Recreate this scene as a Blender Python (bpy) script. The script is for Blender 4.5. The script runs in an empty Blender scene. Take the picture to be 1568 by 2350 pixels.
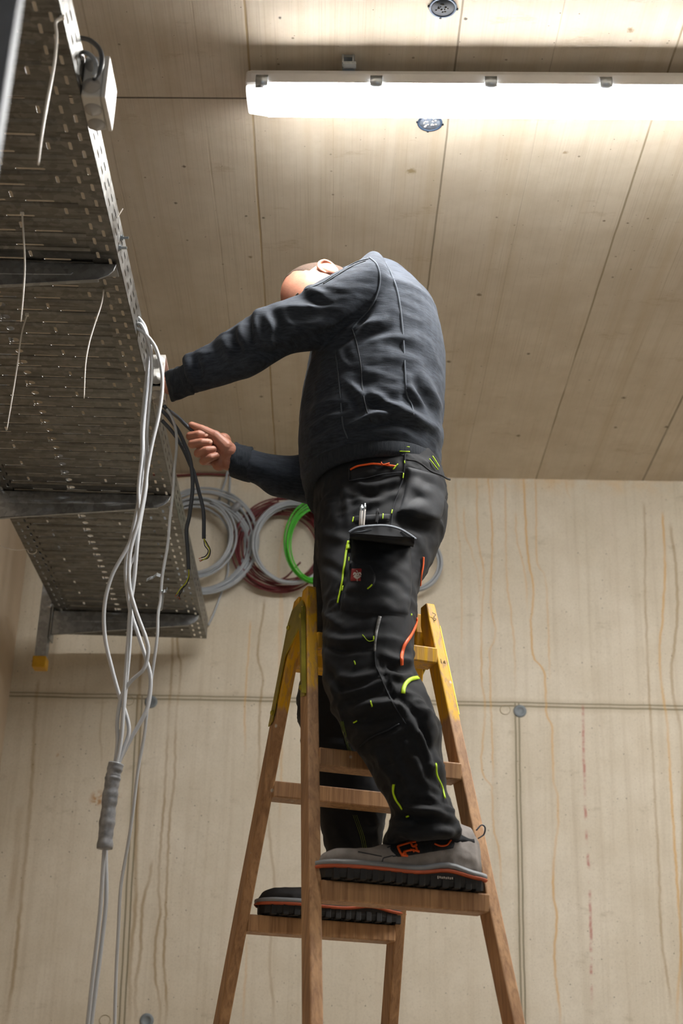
import bpy, bmesh, math, random
import numpy as np
from mathutils import Vector, Matrix
from mathutils.bvhtree import BVHTree
from mathutils.geometry import tessellate_polygon
random.seed(7); RNG = np.random.default_rng(7)
SC = bpy.context.scene; COL = SC.collection

# ------------------------------------------------------------------ camera, light, exposure
# the camera stands at the origin of the room's coordinates; the floor is 1.06 m below it
FPX = 3300.0; ROLL = math.radians(1.75); TH = math.atan(1438.7/FPX)
FLOOR_Z, CEIL_Z, WALL_Y, WALL_X = -1.06, 2.33, 5.0, -1.18
Rv = np.array([1, 0, 0.]); Uv = np.array([0, -math.sin(TH), math.cos(TH)]); Fv = np.array([0, math.cos(TH), math.sin(TH)])
cr, sr = math.cos(ROLL), math.sin(ROLL)
camd = bpy.data.cameras.new('camera'); cam = bpy.data.objects.new('camera', camd); COL.objects.link(cam)
ex = Rv*cr + Uv*sr; ey = -Rv*sr + Uv*cr
cam.matrix_world = Matrix(((ex[0], ey[0], -Fv[0], 0), (ex[1], ey[1], -Fv[1], 0), (ex[2], ey[2], -Fv[2], 0), (0, 0, 0, 1)))
camd.sensor_fit = 'VERTICAL'; camd.sensor_height = 36.0; camd.lens = 36.0*FPX/2350.0
camd.clip_start = 0.05; camd.clip_end = 60
camd.dof.use_dof = True; camd.dof.focus_distance = 3.25; camd.dof.aperture_fstop = 4.5
SC.camera = cam
w = bpy.data.worlds.new('world'); SC.world = w; w.use_nodes = True
w.node_tree.nodes['Background'].inputs[0].default_value = (0.80, 0.90, 1.0, 1)
w.node_tree.nodes['Background'].inputs[1].default_value = 0.16
SC.view_settings.view_transform = 'Standard'; SC.view_settings.look = 'None'
SC.view_settings.gamma = 1.0; SC.view_settings.use_curve_mapping = False
SC.view_settings.exposure = 0.92
TUBE_POWER = 60.0          # emission of the lamp's diffuser

def px(x, y):
    u, v = x-784., 1175.-y
    a = u*cr - v*sr; b = u*sr + v*cr
    return Rv*a/FPX + Uv*b/FPX + Fv
def at(x, y, Y): d = px(x, y); return d*(Y/d[1])       # point of the sight line at depth Y
SK = -.036                                          # the back wall and the strip lights run 2 degrees off the tray's square
def atw(x, y, Y): d = px(x, y); return d*(Y/(d[1]-SK*d[0]))
def atz(x, y, Z): d = px(x, y); return d*(Z/d[2])
def proj(P):
    P = np.asarray(P, float); w_ = P@Fv; a = FPX*(P@Rv)/w_; b = FPX*(P@Uv)/w_
    return np.stack([784+a*cr+b*sr, 1175-(-a*sr+b*cr)], -1)

# ------------------------------------------------------------------ small helpers
def lin(c):
    return tuple(((v/255.)/12.92 if v/255. <= .04045 else ((v/255.+.055)/1.055)**2.4) for v in c)+(1,)
class NT:
    def __init__(s, name):
        s.m = bpy.data.materials.new(name); s.m.use_nodes = True; s.t = s.m.node_tree
        s.b = s.t.nodes['Principled BSDF']
    def n(s, typ, **kw):
        nd = s.t.nodes.new(typ)
        for k, v in kw.items():
            if k.startswith('i_'):
                key = k[2:]; key = int(key) if key.isdigit() else key.replace('_', ' ')
                s.put(nd.inputs[key], v)
            else: setattr(nd, k, v)
        return nd
    def put(s, sock, v):
        if isinstance(v, bpy.types.NodeSocket): s.t.links.new(v, sock)
        elif v is not None: sock.default_value = v
    def math(s, op, a, b=None, c=None, clamp=False):
        nd = s.t.nodes.new('ShaderNodeMath'); nd.operation = op; nd.use_clamp = clamp
        s.put(nd.inputs[0], a)
        if b is not None: s.put(nd.inputs[1], b)
        if c is not None: s.put(nd.inputs[2], c)
        return nd.outputs[0]
    def pos(s): return s.n('ShaderNodeNewGeometry').outputs['Position']
    def obj(s): return s.n('ShaderNodeTexCoord').outputs['Object']
    def scale(s, v, sc):
        nd = s.n('ShaderNodeMapping'); s.put(nd.inputs['Vector'], v); nd.inputs['Scale'].default_value = sc
        return nd.outputs[0]
    def noise(s, v, scale=5, detail=3, rough=.55, dist=0):
        nd = s.n('ShaderNodeTexNoise', i_Vector=v); nd.inputs['Scale'].default_value = scale
        nd.inputs['Detail'].default_value = detail; nd.inputs['Roughness'].default_value = rough
        nd.inputs['Distortion'].default_value = dist
        return nd.outputs['Fac']
    def ramp(s, f, lo, hi, a=0., b=1.):
        nd = s.n('ShaderNodeMapRange'); nd.clamp = True; s.put(nd.inputs[0], f)
        nd.inputs[1].default_value = lo; nd.inputs[2].default_value = hi; nd.inputs[3].default_value = a; nd.inputs[4].default_value = b
        return nd.outputs[0]
    def mix(s, f, a, b, typ='MIX'):
        nd = s.n('ShaderNodeMix', data_type='RGBA', blend_type=typ)
        s.put(nd.inputs[0], f); s.put(nd.inputs[6], a); s.put(nd.inputs[7], b)
        return nd.outputs[2]
    def bump(s, h, strength=.3, dist=.01):
        nd = s.n('ShaderNodeBump', i_Height=h); nd.inputs['Strength'].default_value = strength; nd.inputs['Distance'].default_value = dist
        s.t.links.new(nd.outputs[0], s.b.inputs['Normal']); return nd
    def fin(s, col=None, rough=None, metal=None, **kw):
        if col is not None: s.put(s.b.inputs['Base Color'], col)
        if rough is not None: s.put(s.b.inputs['Roughness'], rough)
        if metal is not None: s.put(s.b.inputs['Metallic'], metal)
        for k, v in kw.items(): s.put(s.b.inputs[k.replace('_', ' ')], v)
        return s.m
def plain(name, rgb, rough=.5, metal=0., var=.12, sc=30, bump=0., **kw):
    t = NT(name); c = lin(rgb); p = t.obj(); nz = t.noise(p, sc, 3)
    d = tuple(v*(1-var) for v in c[:3])+(1,); l = tuple(min(1, v*(1+var)) for v in c[:3])+(1,)
    col = t.mix(t.ramp(nz, .3, .7), d, l)
    if bump: t.bump(t.noise(p, sc*4, 2), bump, .002)
    return t.fin(col, rough, metal, **kw)

def mk(name, V, Fc, mat, parent=None, smooth=True):
    me = bpy.data.meshes.new(name); me.from_pydata([tuple(map(float, v)) for v in V], [], [tuple(int(i) for i in f) for f in Fc]); me.update()
    o = bpy.data.objects.new(name, me); COL.objects.link(o)
    if mat: me.materials.append(mat)
    if smooth: me.polygons.foreach_set('use_smooth', [True]*len(me.polygons))
    if parent is not None: join(o, parent)
    return o
ORG = {}
def join(o, parent):
    o.parent = parent
    while parent is not None:                       # meshes are written in room coordinates: shift by the parents' places
        o.location = o.location - parent.location if parent.parent is None else o.location - parent.location
        parent = parent.parent
def tag(o, label=None, cat=None, group=None, kind=None):
    if label: o['label'] = label
    if cat: o['category'] = cat
    if group: o['group'] = group
    if kind: o['kind'] = kind
    return o
def thing(name, label, cat, loc=(0, 0, 0), group=None):
    o = bpy.data.objects.new(name, None); COL.objects.link(o); o.location = tuple(map(float, loc)); o.empty_display_size = .05
    return tag(o, label, cat, group)
def merge(parts):
    V, Fc, n = [], [], 0
    for v, f in parts:
        v = np.asarray(v, float); V.append(v); Fc += [tuple(int(i)+n for i in q) for q in f]; n += len(v)
    return np.concatenate(V), Fc
def crom(pts, n=8):
    P = [np.asarray(p, float) for p in pts]
    if len(P) < 3: return np.array([P[0]*(1-t)+P[-1]*t for t in np.linspace(0, 1, n+1)])
    P = [2*P[0]-P[1]]+P+[2*P[-1]-P[-2]]; out = []
    for i in range(1, len(P)-2):
        p0, p1, p2, p3 = P[i-1:i+3]
        for k in range(n):
            t = k/n; out.append(.5*((2*p1)+(-p0+p2)*t+(2*p0-5*p1+4*p2-p3)*t*t+(-p0+3*p1-3*p2+p3)*t**3))
    out.append(P[-2]); return np.array(out)
def nrm(v): v = np.asarray(v, float); return v/(np.linalg.norm(v)+1e-12)
def tube(path, r, seg=8, cap=True, flat=1.0, up=None):
    path = np.asarray(path, float); n = len(path)
    rr = np.full(n, r) if np.isscalar(r) else np.interp(np.linspace(0, 1, n), np.linspace(0, 1, len(r)), r)
    T = np.gradient(path, axis=0); T /= np.linalg.norm(T, axis=1)[:, None]+1e-12
    a = nrm(np.cross(T[0], up if up is not None else ([0, 0, 1] if abs(T[0][2]) < .9 else [1, 0, 0]))); V = []
    for i in range(n):
        a = nrm(a-T[i]*a.dot(T[i])); b = np.cross(T[i], a)
        for k in range(seg):
            t = 2*math.pi*k/seg; V.append(path[i]+rr[i]*(a*math.cos(t)+b*math.sin(t)*flat))
    Fc = [(i*seg+k, i*seg+(k+1) % seg, (i+1)*seg+(k+1) % seg, (i+1)*seg+k) for i in range(n-1) for k in range(seg)]
    if cap: Fc += [tuple(range(seg))[::-1], tuple((n-1)*seg+k for k in range(seg))]
    return V, Fc
def boxm(c, ax, size):
    c = np.asarray(c, float); A = [nrm(a)*s/2 for a, s in zip(ax, size)]
    V = [c+sx*A[0]+sy*A[1]+sz*A[2] for sx in (-1, 1) for sy in (-1, 1) for sz in (-1, 1)]
    return V, [(0, 1, 3, 2), (4, 6, 7, 5), (0, 4, 5, 1), (2, 3, 7, 6), (0, 2, 6, 4), (1, 5, 7, 3)]
AX = ([1, 0, 0], [0, 1, 0], [0, 0, 1])
def prism(poly, d):                                # closed outline (3-D points) pushed along d
    P = [np.asarray(p, float) for p in poly]; n = len(P); d = np.asarray(d, float)
    V = P+[p+d for p in P]
    return V, [tuple(range(n))[::-1], tuple(range(n, 2*n))]+[(i, (i+1) % n, n+(i+1) % n, n+i) for i in range(n)]
def bevel(o, wdt, seg=2, ang=35):
    m = o.modifiers.new('bevel', 'BEVEL'); m.width = wdt; m.segments = seg; m.limit_method = 'ANGLE'; m.angle_limit = math.radians(ang)
    return o
def flatshade(o):
    o.data.polygons.foreach_set('use_smooth', [False]*len(o.data.polygons)); return o
def lathe(prof, c, axis, seg=20):                   # prof: (radius, height) pairs
    ax = nrm(axis); a = nrm(np.cross(ax, [0, 0, 1] if abs(ax[2]) < .9 else [1, 0, 0])); b = np.cross(ax, a); V = []
    for r, h in prof:
        for k in range(seg):
            t = 2*math.pi*k/seg; V.append(np.asarray(c)+ax*h+r*(a*math.cos(t)+b*math.sin(t)))
    n = len(prof)
    Fc = [(i*seg+k, i*seg+(k+1) % seg, (i+1)*seg+(k+1) % seg, (i+1)*seg+k) for i in range(n-1) for k in range(seg)]
    return V, Fc+[tuple(range(seg))[::-1], tuple((n-1)*seg+k for k in range(seg))]
def evalmesh(o):
    dg = bpy.context.evaluated_depsgraph_get(); dg.update()
    return bpy.data.meshes.new_from_object(o.evaluated_get(dg))
def remesh(V, Fc, vox, smooth=4, name='m'):
    o = mk(name+'_tmp', V, Fc, None, smooth=False)
    m = o.modifiers.new('r', 'REMESH'); m.mode = 'VOXEL'; m.voxel_size = vox; m.adaptivity = 0
    if smooth: s = o.modifiers.new('s', 'SMOOTH'); s.factor = .5; s.iterations = smooth
    me = evalmesh(o); old = o.data; bpy.data.objects.remove(o); bpy.data.meshes.remove(old)
    return me
def co(me):
    a = np.empty(len(me.vertices)*3); me.vertices.foreach_get('co', a); return a.reshape(-1, 3)
def vn(me):
    a = np.empty(len(me.vertices)*3); me.vertex_normals.foreach_get('vector', a); return a.reshape(-1, 3)
def setco(me, a): me.vertices.foreach_set('co', np.ascontiguousarray(a).ravel()); me.update()
def h3(i, j, k):
    n = (i*73856093) ^ (j*19349663) ^ (k*83492791); n = (n ^ (n >> 13))*1274126177 & 0x7fffffff
    return (n % 100003)/50001.5-1
def vnoise(P):
    P = np.asarray(P); f = np.floor(P).astype(np.int64); t = P-f; t = t*t*(3-2*t); r = 0
    for dx in (0, 1):
        for dy in (0, 1):
            for dz in (0, 1):
                wg = (t[:, 0] if dx else 1-t[:, 0])*(t[:, 1] if dy else 1-t[:, 1])*(t[:, 2] if dz else 1-t[:, 2])
                r = r+wg*h3(f[:, 0]+dx, f[:, 1]+dy, f[:, 2]+dz)
    return r
def finish(me, name, mat, parent=None):
    me.materials.clear(); me.materials.append(mat); me.polygons.foreach_set('use_smooth', [True]*len(me.polygons))
    me.name = name; o = bpy.data.objects.new(name, me); COL.objects.link(o)
    if parent is not None: join(o, parent)
    return o

# ------------------------------------------------------------------ concrete
def concrete_wall():
    t = NT('cast_concrete_wall'); P = t.pos(); sep = t.n('ShaderNodeSeparateXYZ', i_Vector=P); X, Y, Z = sep.outputs
    big = t.noise(P, 1.7, 5, .6); mid = t.noise(P, 9, 4, .6); fine = t.noise(P, 160, 3, .7)
    vert = t.noise(t.scale(P, (40, 40, 1.2)), 1, 4, .6)
    col = t.mix(t.ramp(big, .3, .7), lin((206, 196, 176)), lin((222, 214, 198)))
    col = t.mix(t.ramp(mid, .35, .75, 0, .35), col, lin((190, 179, 158)))
    col = t.mix(t.ramp(vert, .5, .8, 0, .35), col, lin((168, 152, 126)))
    col = t.mix(t.ramp(fine, .45, .8, 0, .25), col, lin((150, 138, 118)))
    hgt = t.math('MULTIPLY', fine, .15)
    # blow holes
    for sc, th, a in ((38, .10, .9), (90, .12, .8)):
        vo = t.n('ShaderNodeTexVoronoi', i_Vector=P); vo.inputs['Scale'].default_value = sc
        vo.inputs['Randomness'].default_value = 1
        gate = t.ramp(t.noise(P, 2.6, 2), .40, .52)
        d = t.math('MULTIPLY', t.ramp(vo.outputs['Distance'], th*.55, th, 1, 0), gate)
        rnd = t.n('ShaderNodeSeparateColor', i_Color=vo.outputs['Color']).outputs[0]
        d = t.math('MULTIPLY', d, t.math('GREATER_THAN', rnd, .5))
        col = t.mix(t.math('MULTIPLY', d, a), col, lin((92, 84, 66)))
        hgt = t.math('SUBTRACT', hgt, d)
    # mottled darker rubs
    rub = t.math('MULTIPLY', t.ramp(t.noise(t.scale(P, (3, 3, 6)), 2.2, 5, .7), .62, .72), .35)
    col = t.mix(rub, col, lin((150, 138, 112)))
    def line(coord, c0, wd):                           # soft line around coord == c0
        return t.ramp(t.math('ABSOLUTE', t.math('SUBTRACT', coord, c0)), wd*.4, wd, 1, 0)
    wobz = t.math('MULTIPLY', t.math('SUBTRACT', t.noise(P, 7, 2), .5), .006)
    Zw = t.math('ADD', Z, wobz); Xw = t.math('ADD', X, wobz)
    below = t.math('LESS_THAN', Z, 1.445)
    seams = None
    for a in (line(Zw, 1.447, .0035), line(Zw, 1.434, .0045)): seams = a if seams is None else t.math('MAXIMUM', seams, a)
    for x0 in (.640, .653): seams = t.math('MAXIMUM', seams, t.math('MULTIPLY', line(Xw, x0, .004), below))
    Xl = t.math('ADD', Xw, t.math('MULTIPLY', Z, .030))
    for x0 in (-.672, -.655): seams = t.math('MAXIMUM', seams, t.math('MULTIPLY', line(Xl, x0, .004), below))
    band = t.math('MULTIPLY', line(Zw, 1.44, .028), .35)
    for x0, xx in ((.646, Xw), (-.664, Xl)): band = t.math('MAXIMUM', band, t.math('MULTIPLY', t.math('MULTIPLY', line(xx, x0, .026), below), .35))
    col = t.mix(band, col, lin((168, 156, 130)))
    col = t.mix(t.math('MULTIPLY', seams, .75), col, lin((118, 110, 88))); hgt = t.math('SUBTRACT', hgt, t.math('MULTIPLY', seams, 1.2))
    # rust and lime runs: every one follows its own course down the wall
    def O(o, s, pts): return [(o[0]+a/s, o[1]+b/s) for a, b in pts]
    R7 = lambda *p: O((1000, 1080), 1.8503, p); L6 = lambda *p: O((0, 1500), 2.764, p); L3 = lambda *p: O((0, 1050), 2.063, p)
    runs = [
     (R7((175,40),(180,300),(205,450),(195,620),(195,900),(210,980),(195,1260),(240,1350),(245,1500),(270,1620),(280,1800)), 4, .55, 0),
     (R7((225,40),(240,250),(235,580),(255,680),(230,780),(235,1000),(245,1330)), 4, .6, 0),
     (R7((295,60),(300,400),(320,600),(340,920)), 4, .4, 0), (R7((375,40),(395,380),(415,520),(405,680),(420,800),(465,880),(470,1020),(495,1100),(500,1300),(520,1410),(505,1620),(500,1800),(515,1900),(505,2050),(530,2350)), 4.5, .65, 0),
     (R7((425,60),(430,380),(460,430),(475,560),(485,880)), 4, .45, 0), (R7((885,160),(890,540),(905,900),(930,1350),(950,1700),(955,1900),(1000,2300)), 5, .5, 1),
     (R7((965,200),(965,620),(955,850),(985,1100),(1010,1500),(1040,1950),(1030,2350)), 5, .65, 0), (R7((1000,250),(1020,400),(1015,750),(1005,920),(1040,1100),(1050,1500),(1060,2350)), 6, .5, 1),
     (R7((340,200),(360,350),(380,450),(390,600)), 4, .35, 0), (R7((120,180),(155,350),(190,600)), 4, .35, 0), (R7((85,60),(110,500),(110,800)), 4, .3, 0),
     (R7((625,1010),(630,1250),(640,1500),(655,1800),(665,2300)), 5, .7, 2),
     (L6((1130,-200),(1130,0),(1145,120),(1115,450),(1105,820),(1080,1000),(1060,1400),(1050,1700),(1040,1900),(1050,2350)), 5, .65, 1),
     (L6((1095,-100),(1095,0),(1060,550),(1040,950),(1020,1200),(1005,1500),(1015,1650),(990,1800),(985,2050),(1010,2350)), 5, .6, 1),
     (L6((900,0),(880,700),(860,1400),(855,1650),(830,1900),(820,2350)), 7, .6, 1), (L6((960,1350),(900,1650),(890,1900),(860,2100),(860,2350)), 6, .6, 1),
     (L6((240,200),(215,600),(190,980),(165,1250),(130,1600),(90,2000),(40,2350)), 7, .6, 1), (L6((125,1000),(90,1400),(50,1700)), 12, .35, 1),
     (L6((650,300),(635,500),(642,750)), 4, .3, 1), (L3((1250,700),(1220,930),(1245,1050),(1230,1200),(1225,1500),(1200,1800)), 5, .6, 1),
     (L3((1185,800),(1160,1150),(1160,1400)), 4, .45, 0), (L3((1330,640),(1330,1200),(1325,1700)), 5, .35, 0),
     ([(618,1830),(622,1950),(628,2080),(620,2180),(628,2350)], 5, .4, 1), ([(560,2050),(566,2180),(560,2300),(558,2350)], 4, .4, 0),
     ([(655,1200),(640,1300),(648,1420),(640,1560)], 5, .35, 0), ([(1130,1110),(1128,1190)], 4, .4, 0), ([(1300,1115),(1310,1150)], 4, .4, 0)]
    zlo, zhi = -1.1, 2.4
    zn = t.math('DIVIDE', t.math('SUBTRACT', Z, zlo), zhi-zlo)
    wob = t.math('MULTIPLY', t.math('SUBTRACT', t.noise(t.scale(P, (5, 5, 26)), 1, 2), .5), .010)
    brk = t.ramp(t.noise(t.scale(P, (14, 14, 4)), 1, 3), .3, .55, .35, 1)
    masks = {0: None, 1: None, 2: None}
    for pts, wpx, al, kd in runs:
        W = [atw(x, y, WALL_Y) for x, y in pts]; W.sort(key=lambda q: q[2])
        xs = [q[0] for q in W]; x0, x1 = min(xs)-.02, max(xs)+.02
        fc = t.n('ShaderNodeFloatCurve', i_Value=zn); cv = fc.mapping.curves[0]
        cps = [((q[2]-zlo)/(zhi-zlo), (q[0]-x0)/(x1-x0)) for q in W]
        if cps[0][0] > .001: cps.insert(0, (0., cps[0][1]))
        if cps[-1][0] < .999: cps.append((1., cps[-1][1]))
        cv.points[0].location = cps[0]; cv.points[1].location = cps[-1]
        for c_ in cps[1:-1]: cv.points.new(*c_)
        for p_ in cv.points: p_.handle_type = 'AUTO_CLAMPED'
        fc.mapping.update()
        xc = t.math('MULTIPLY_ADD', fc.outputs[0], x1-x0, x0)
        wd = wpx/640.
        d = t.math('ABSOLUTE', t.math('SUBTRACT', t.math('ADD', X, wob), xc))
        m = t.ramp(d, wd*.25, wd*.9, al, 0)
        m = t.math('MULTIPLY', m, t.ramp(Z, W[0][2]-.02, W[0][2]+.1)); m = t.math('MULTIPLY', m, t.ramp(Z, W[-1][2], W[-1][2]+.03, 1, 0))
        masks[kd] = m if masks[kd] is None else t.math('MAXIMUM', masks[kd], m)
    col = t.mix(t.math('MULTIPLY', masks[0], brk), col, lin((206, 160, 88)))
    col = t.mix(t.math('MULTIPLY', masks[1], brk), col, lin((146, 118, 72)))
    red = t.math('MULTIPLY', masks[2], t.ramp(t.noise(t.scale(P, (10, 10, 18)), 1, 4, .7), .42, .6))
    col = t.mix(red, col, lin((170, 92, 84)))
    topline = t.math('MULTIPLY', t.ramp(Z, 2.25, 2.325, 0, .5), t.ramp(t.noise(P, 14, 4), .4, .7))
    col = t.mix(topline, col, lin((214, 174, 112)))
    # a rusty smear
    for (cx, cy, ra) in ((225, 1833, .035), (140, 1735, .02), (268, 1825, .02)):
        q = atw(cx, cy, WALL_Y); dd = t.n('ShaderNodeVectorMath', operation='DISTANCE', i_0=P, i_1=tuple(q)).outputs['Value']
        col = t.mix(t.math('MULTIPLY', t.ramp(dd, ra*.4, ra, .8, 0), t.ramp(t.noise(P, 45, 3), .5, .62)), col, lin((170, 120, 56)))
    t.bump(hgt, .35, .004)
    return t.fin(col, .82)
def concrete_ceiling():
    t = NT('board_marked_concrete_ceiling'); P = t.pos(); sep = t.n('ShaderNodeSeparateXYZ', i_Vector=P); X, Y, Z = sep.outputs
    big = t.noise(P, 1.6, 5, .6); mid = t.noise(P, 7, 5, .65)
    grain = t.noise(t.scale(P, (230, 2.5, 1)), 1, 3, .6); st = t.noise(t.scale(P, (26, .8, 1)), 1, 4, .6)
    col = t.mix(t.ramp(big, .3, .7), lin((197, 185, 167)), lin((215, 205, 188)))
    col = t.mix(t.ramp(mid, .4, .75, 0, .45), col, lin((172, 158, 136)))
    gate = t.ramp(t.noise(P, 1.3, 2), .4, .6, .25, .8)
    col = t.mix(t.math('MULTIPLY', t.ramp(grain, .5, .66), t.math('MULTIPLY', gate, .26)), col, lin((144, 128, 104)))
    col = t.mix(t.ramp(st, .5, .72, 0, .3), col, lin((172, 152, 116)))
    hgt = t.math('MULTIPLY', grain, .25)
    wob = t.math('MULTIPLY', t.math('SUBTRACT', t.noise(P, 3, 3), .5), .008)
    Xw = t.math('ADD', X, wob)
    for x0, wd, al, c in ((-.252, .004, .75, (150, 124, 74)), (.236, .0035, .8, (118, 106, 88)), (.738, .0035, .8, (128, 112, 82)), (1.142, .005, .75, (96, 84, 66)), (-.37, .003, .3, (150, 134, 108)), (-.62, .003, .35, (150, 134, 108)),
                          (-.05, .002, .25, (160, 144, 118)), (.46, .002, .35, (140, 126, 100)), (.93, .002, .3, (150, 134, 108)), (1.64, .005, .7, (106, 94, 74))):
        m = t.math('MULTIPLY', t.ramp(t.math('ABSOLUTE', t.math('SUBTRACT', Xw, x0)), wd*.35, wd, al, 0), t.ramp(t.noise(t.scale(P, (30, 3, 1)), 1, 3), .3, .5, .4, 1))
        col = t.mix(m, col, lin(c)); hgt = t.math('SUBTRACT', hgt, t.math('MULTIPLY', m, .8))
    # every board's surface differs a little, a step at each seam
    bd = t.n('ShaderNodeTexWhiteNoise', noise_dimensions='1D'); t.put(bd.inputs['W'], t.math('FLOOR', t.math('DIVIDE', t.math('ADD', X, .266), .5)))
    col = t.mix(t.math('MULTIPLY', bd.outputs[0], .12), col, lin((150, 134, 112)))
    m = t.math('MULTIPLY', t.ramp(t.math('ABSOLUTE', t.math('SUBTRACT', t.math('ADD', Y, t.math('MULTIPLY', X, .036)), 2.818)), .0015, .004, .85, 0), t.math('LESS_THAN', X, -.252))
    col = t.mix(m, col, lin((70, 62, 52))); hgt = t.math('SUBTRACT', hgt, m)
    # dirt specks and pits
    for sc, th, lo, cc in ((9, .10, .80, (96, 82, 62)), (22, .10, .72, (112, 98, 76)), (50, .11, .8, (110, 98, 80))):
        vo = t.n('ShaderNodeTexVoronoi', i_Vector=t.n('ShaderNodeVectorMath', operation='ADD', i_0=t.scale(P, (1, .7, 1)), i_1=t.n('ShaderNodeTexNoise', i_Vector=P, i_Scale=40.).outputs['Color']).outputs[0] if sc == 9 else P)
        vo.inputs['Scale'].default_value = sc; rnd = t.n('ShaderNodeSeparateColor', i_Color=vo.outputs['Color']).outputs[0]
        d = t.math('MULTIPLY', t.ramp(vo.outputs['Distance'], th*.4, th, 1, 0), t.math('GREATER_THAN', rnd, lo))
        col = t.mix(t.math('MULTIPLY', d, .75), col, lin(cc)); hgt = t.math('SUBTRACT', hgt, d)
    for (cx, cy, ra, cc) in ((643,41,.006,(40,38,36)), (1069,43,.006,(60,54,48)), (1447,69,.011,(150,128,100)), (1100,676,.010,(104,84,56)), (1447,68,.005,(140,120,90)), (1432,913,.010,(96,84,62)), (1413,981,.009,(110,92,64)), (403,466,.006,(70,58,46)), (423,382,.007,(84,68,52)), (1213,812,.008,(96,82,60)),
                             (1387,507,.006,(110,92,70)), (1441,512,.005,(96,80,60)), (945,392,.016,(150,130,92)), (1030,830,.010,(104,86,60)), (600,910,.008,(100,84,60)), (1298,350,.008,(160,138,108)), (575,590,.008,(130,110,78)), (605,500,.006,(84,72,56)), (565,496,.005,(84,72,56)), (1190,1000,.010,(104,88,62)), (1530,980,.010,(90,76,56))):
        q = atz(cx, cy, CEIL_Z); dd = t.n('ShaderNodeVectorMath', operation='DISTANCE', i_0=P, i_1=tuple(q)).outputs['Value']
        dd = t.math('ADD', dd, t.math('MULTIPLY', t.math('SUBTRACT', t.noise(P, 150, 2), .5), ra*1.2))
        col = t.mix(t.ramp(dd, ra*.35, ra, .85, 0), col, lin(cc))
    blot = t.math('MULTIPLY', t.ramp(t.noise(t.scale(P, (2, 5, 1)), 2.3, 6, .75), .60, .70), .35)
    col = t.mix(blot, col, lin((150, 128, 92)))
    t.bump(hgt, .35, .003)
    return t.fin(col, .8)
def concrete_plain(name, a, b):
    t = NT(name); P = t.pos(); col = t.mix(t.ramp(t.noise(P, 2.5, 6, .6), .3, .7), lin(a), lin(b)); t.bump(t.noise(P, 60, 4), .2, .004); return t.fin(col, .85)
M_wall = concrete_wall(); M_ceil = concrete_ceiling()
M_wall2 = concrete_plain('smooth_concrete', (176, 158, 136), (192, 176, 154)); M_floor = concrete_plain('concrete_screed', (160, 152, 138), (180, 172, 158))
def slab(name, lo, hi, mat):
    c = [(a+b)/2 for a, b in zip(lo, hi)]; V, Fc = boxm(c, AX, [b-a for a, b in zip(lo, hi)])
    return tag(mk(name, V, Fc, mat, smooth=False), kind='structure')
XR, YB = 4.2, -3.0
slab('floor', (WALL_X-.2, YB, FLOOR_Z-.2), (XR+.2, WALL_Y+.2, FLOOR_Z), M_floor)
slab('ceiling', (WALL_X-.2, YB, CEIL_Z), (XR+.2, WALL_Y+.2, CEIL_Z+.25), M_ceil)
ywl, ywr = WALL_Y+SK*WALL_X, WALL_Y+SK*XR
tag(mk('wall_back', *prism([(WALL_X, ywl, FLOOR_Z), (XR, ywr, FLOOR_Z), (XR, ywr, CEIL_Z), (WALL_X, ywl, CEIL_Z)], (0, .25, 0)), M_wall, smooth=False), kind='structure')
slab('wall_left', (WALL_X-.2, YB, FLOOR_Z), (WALL_X, WALL_Y+.2, CEIL_Z), M_wall2)
slab('wall_right', (XR, YB, FLOOR_Z), (XR+.2, WALL_Y+.2, CEIL_Z), M_wall2)

# ------------------------------------------------------------------ materials
def galv(name, a=(150, 154, 158), b=(186, 190, 194), rough=.36):
    t = NT(name); P = t.pos(); vo = t.n('ShaderNodeTexVoronoi', i_Vector=P); vo.inputs['Scale'].default_value = 85
    sp = t.n('ShaderNodeSeparateColor', i_Color=vo.outputs['Color']).outputs[0]
    col = t.mix(t.math('MULTIPLY', sp, .8), lin(a), lin(b)); col = t.mix(t.ramp(t.noise(P, 5, 4), .45, .7, 0, .4), col, lin((128, 130, 130)))
    ro = t.math('ADD', t.math('MULTIPLY', sp, .1), t.ramp(t.noise(P, 9, 4), .3, .7, rough-.06, rough+.1))
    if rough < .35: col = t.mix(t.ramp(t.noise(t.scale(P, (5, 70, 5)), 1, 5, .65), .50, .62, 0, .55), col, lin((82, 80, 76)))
    t.bump(t.noise(t.scale(P, (8, 60, 8)), 1, 3), .12, .004)
    return t.fin(col, ro, .95)
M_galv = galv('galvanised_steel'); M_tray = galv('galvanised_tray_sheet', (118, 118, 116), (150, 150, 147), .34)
M_zinc = plain('zinc_plated_steel', (190, 198, 205), .3, .9); M_pass = plain('yellow_passivated_steel', (170, 158, 60), .34, .85, .3, 14)
M_cap = plain('yellow_plastic_cap', (186, 140, 10), .45); M_boxpl = plain('light_grey_plastic', (205, 203, 198), .45, var=.04)
M_rub = plain('grey_rubber_membrane', (178, 176, 172), .6, var=.05)
M_cab = plain('light_grey_cable_sheath', (196, 199, 203), .38, var=.05, sc=12); M_cabd = plain('slate_grey_cable_sheath', (70, 76, 84), .45, var=.1)
M_cabc = plain('grey_coil_cable_sheath', (160, 166, 172), .4, var=.08); M_red = plain('dark_red_cable_sheath', (98, 26, 30), .45); M_green = plain('green_cable_sheath', (62, 176, 30), .4)
M_tie = plain('natural_nylon_tie', (244, 240, 232), .4, var=.03); M_tape = plain('grey_wrapping_tape', (140, 142, 146), .28, var=.4, sc=60)
M_blk = plain('black_core_insulation', (26, 30, 36), .4); M_yg = plain('yellow_green_core_insulation', (196, 200, 40), .4); M_cu = plain('copper_strands', (190, 96, 60), .35, .8)
M_hous = plain('grey_polycarbonate_housing', (226, 222, 218), .4, var=.03)
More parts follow.
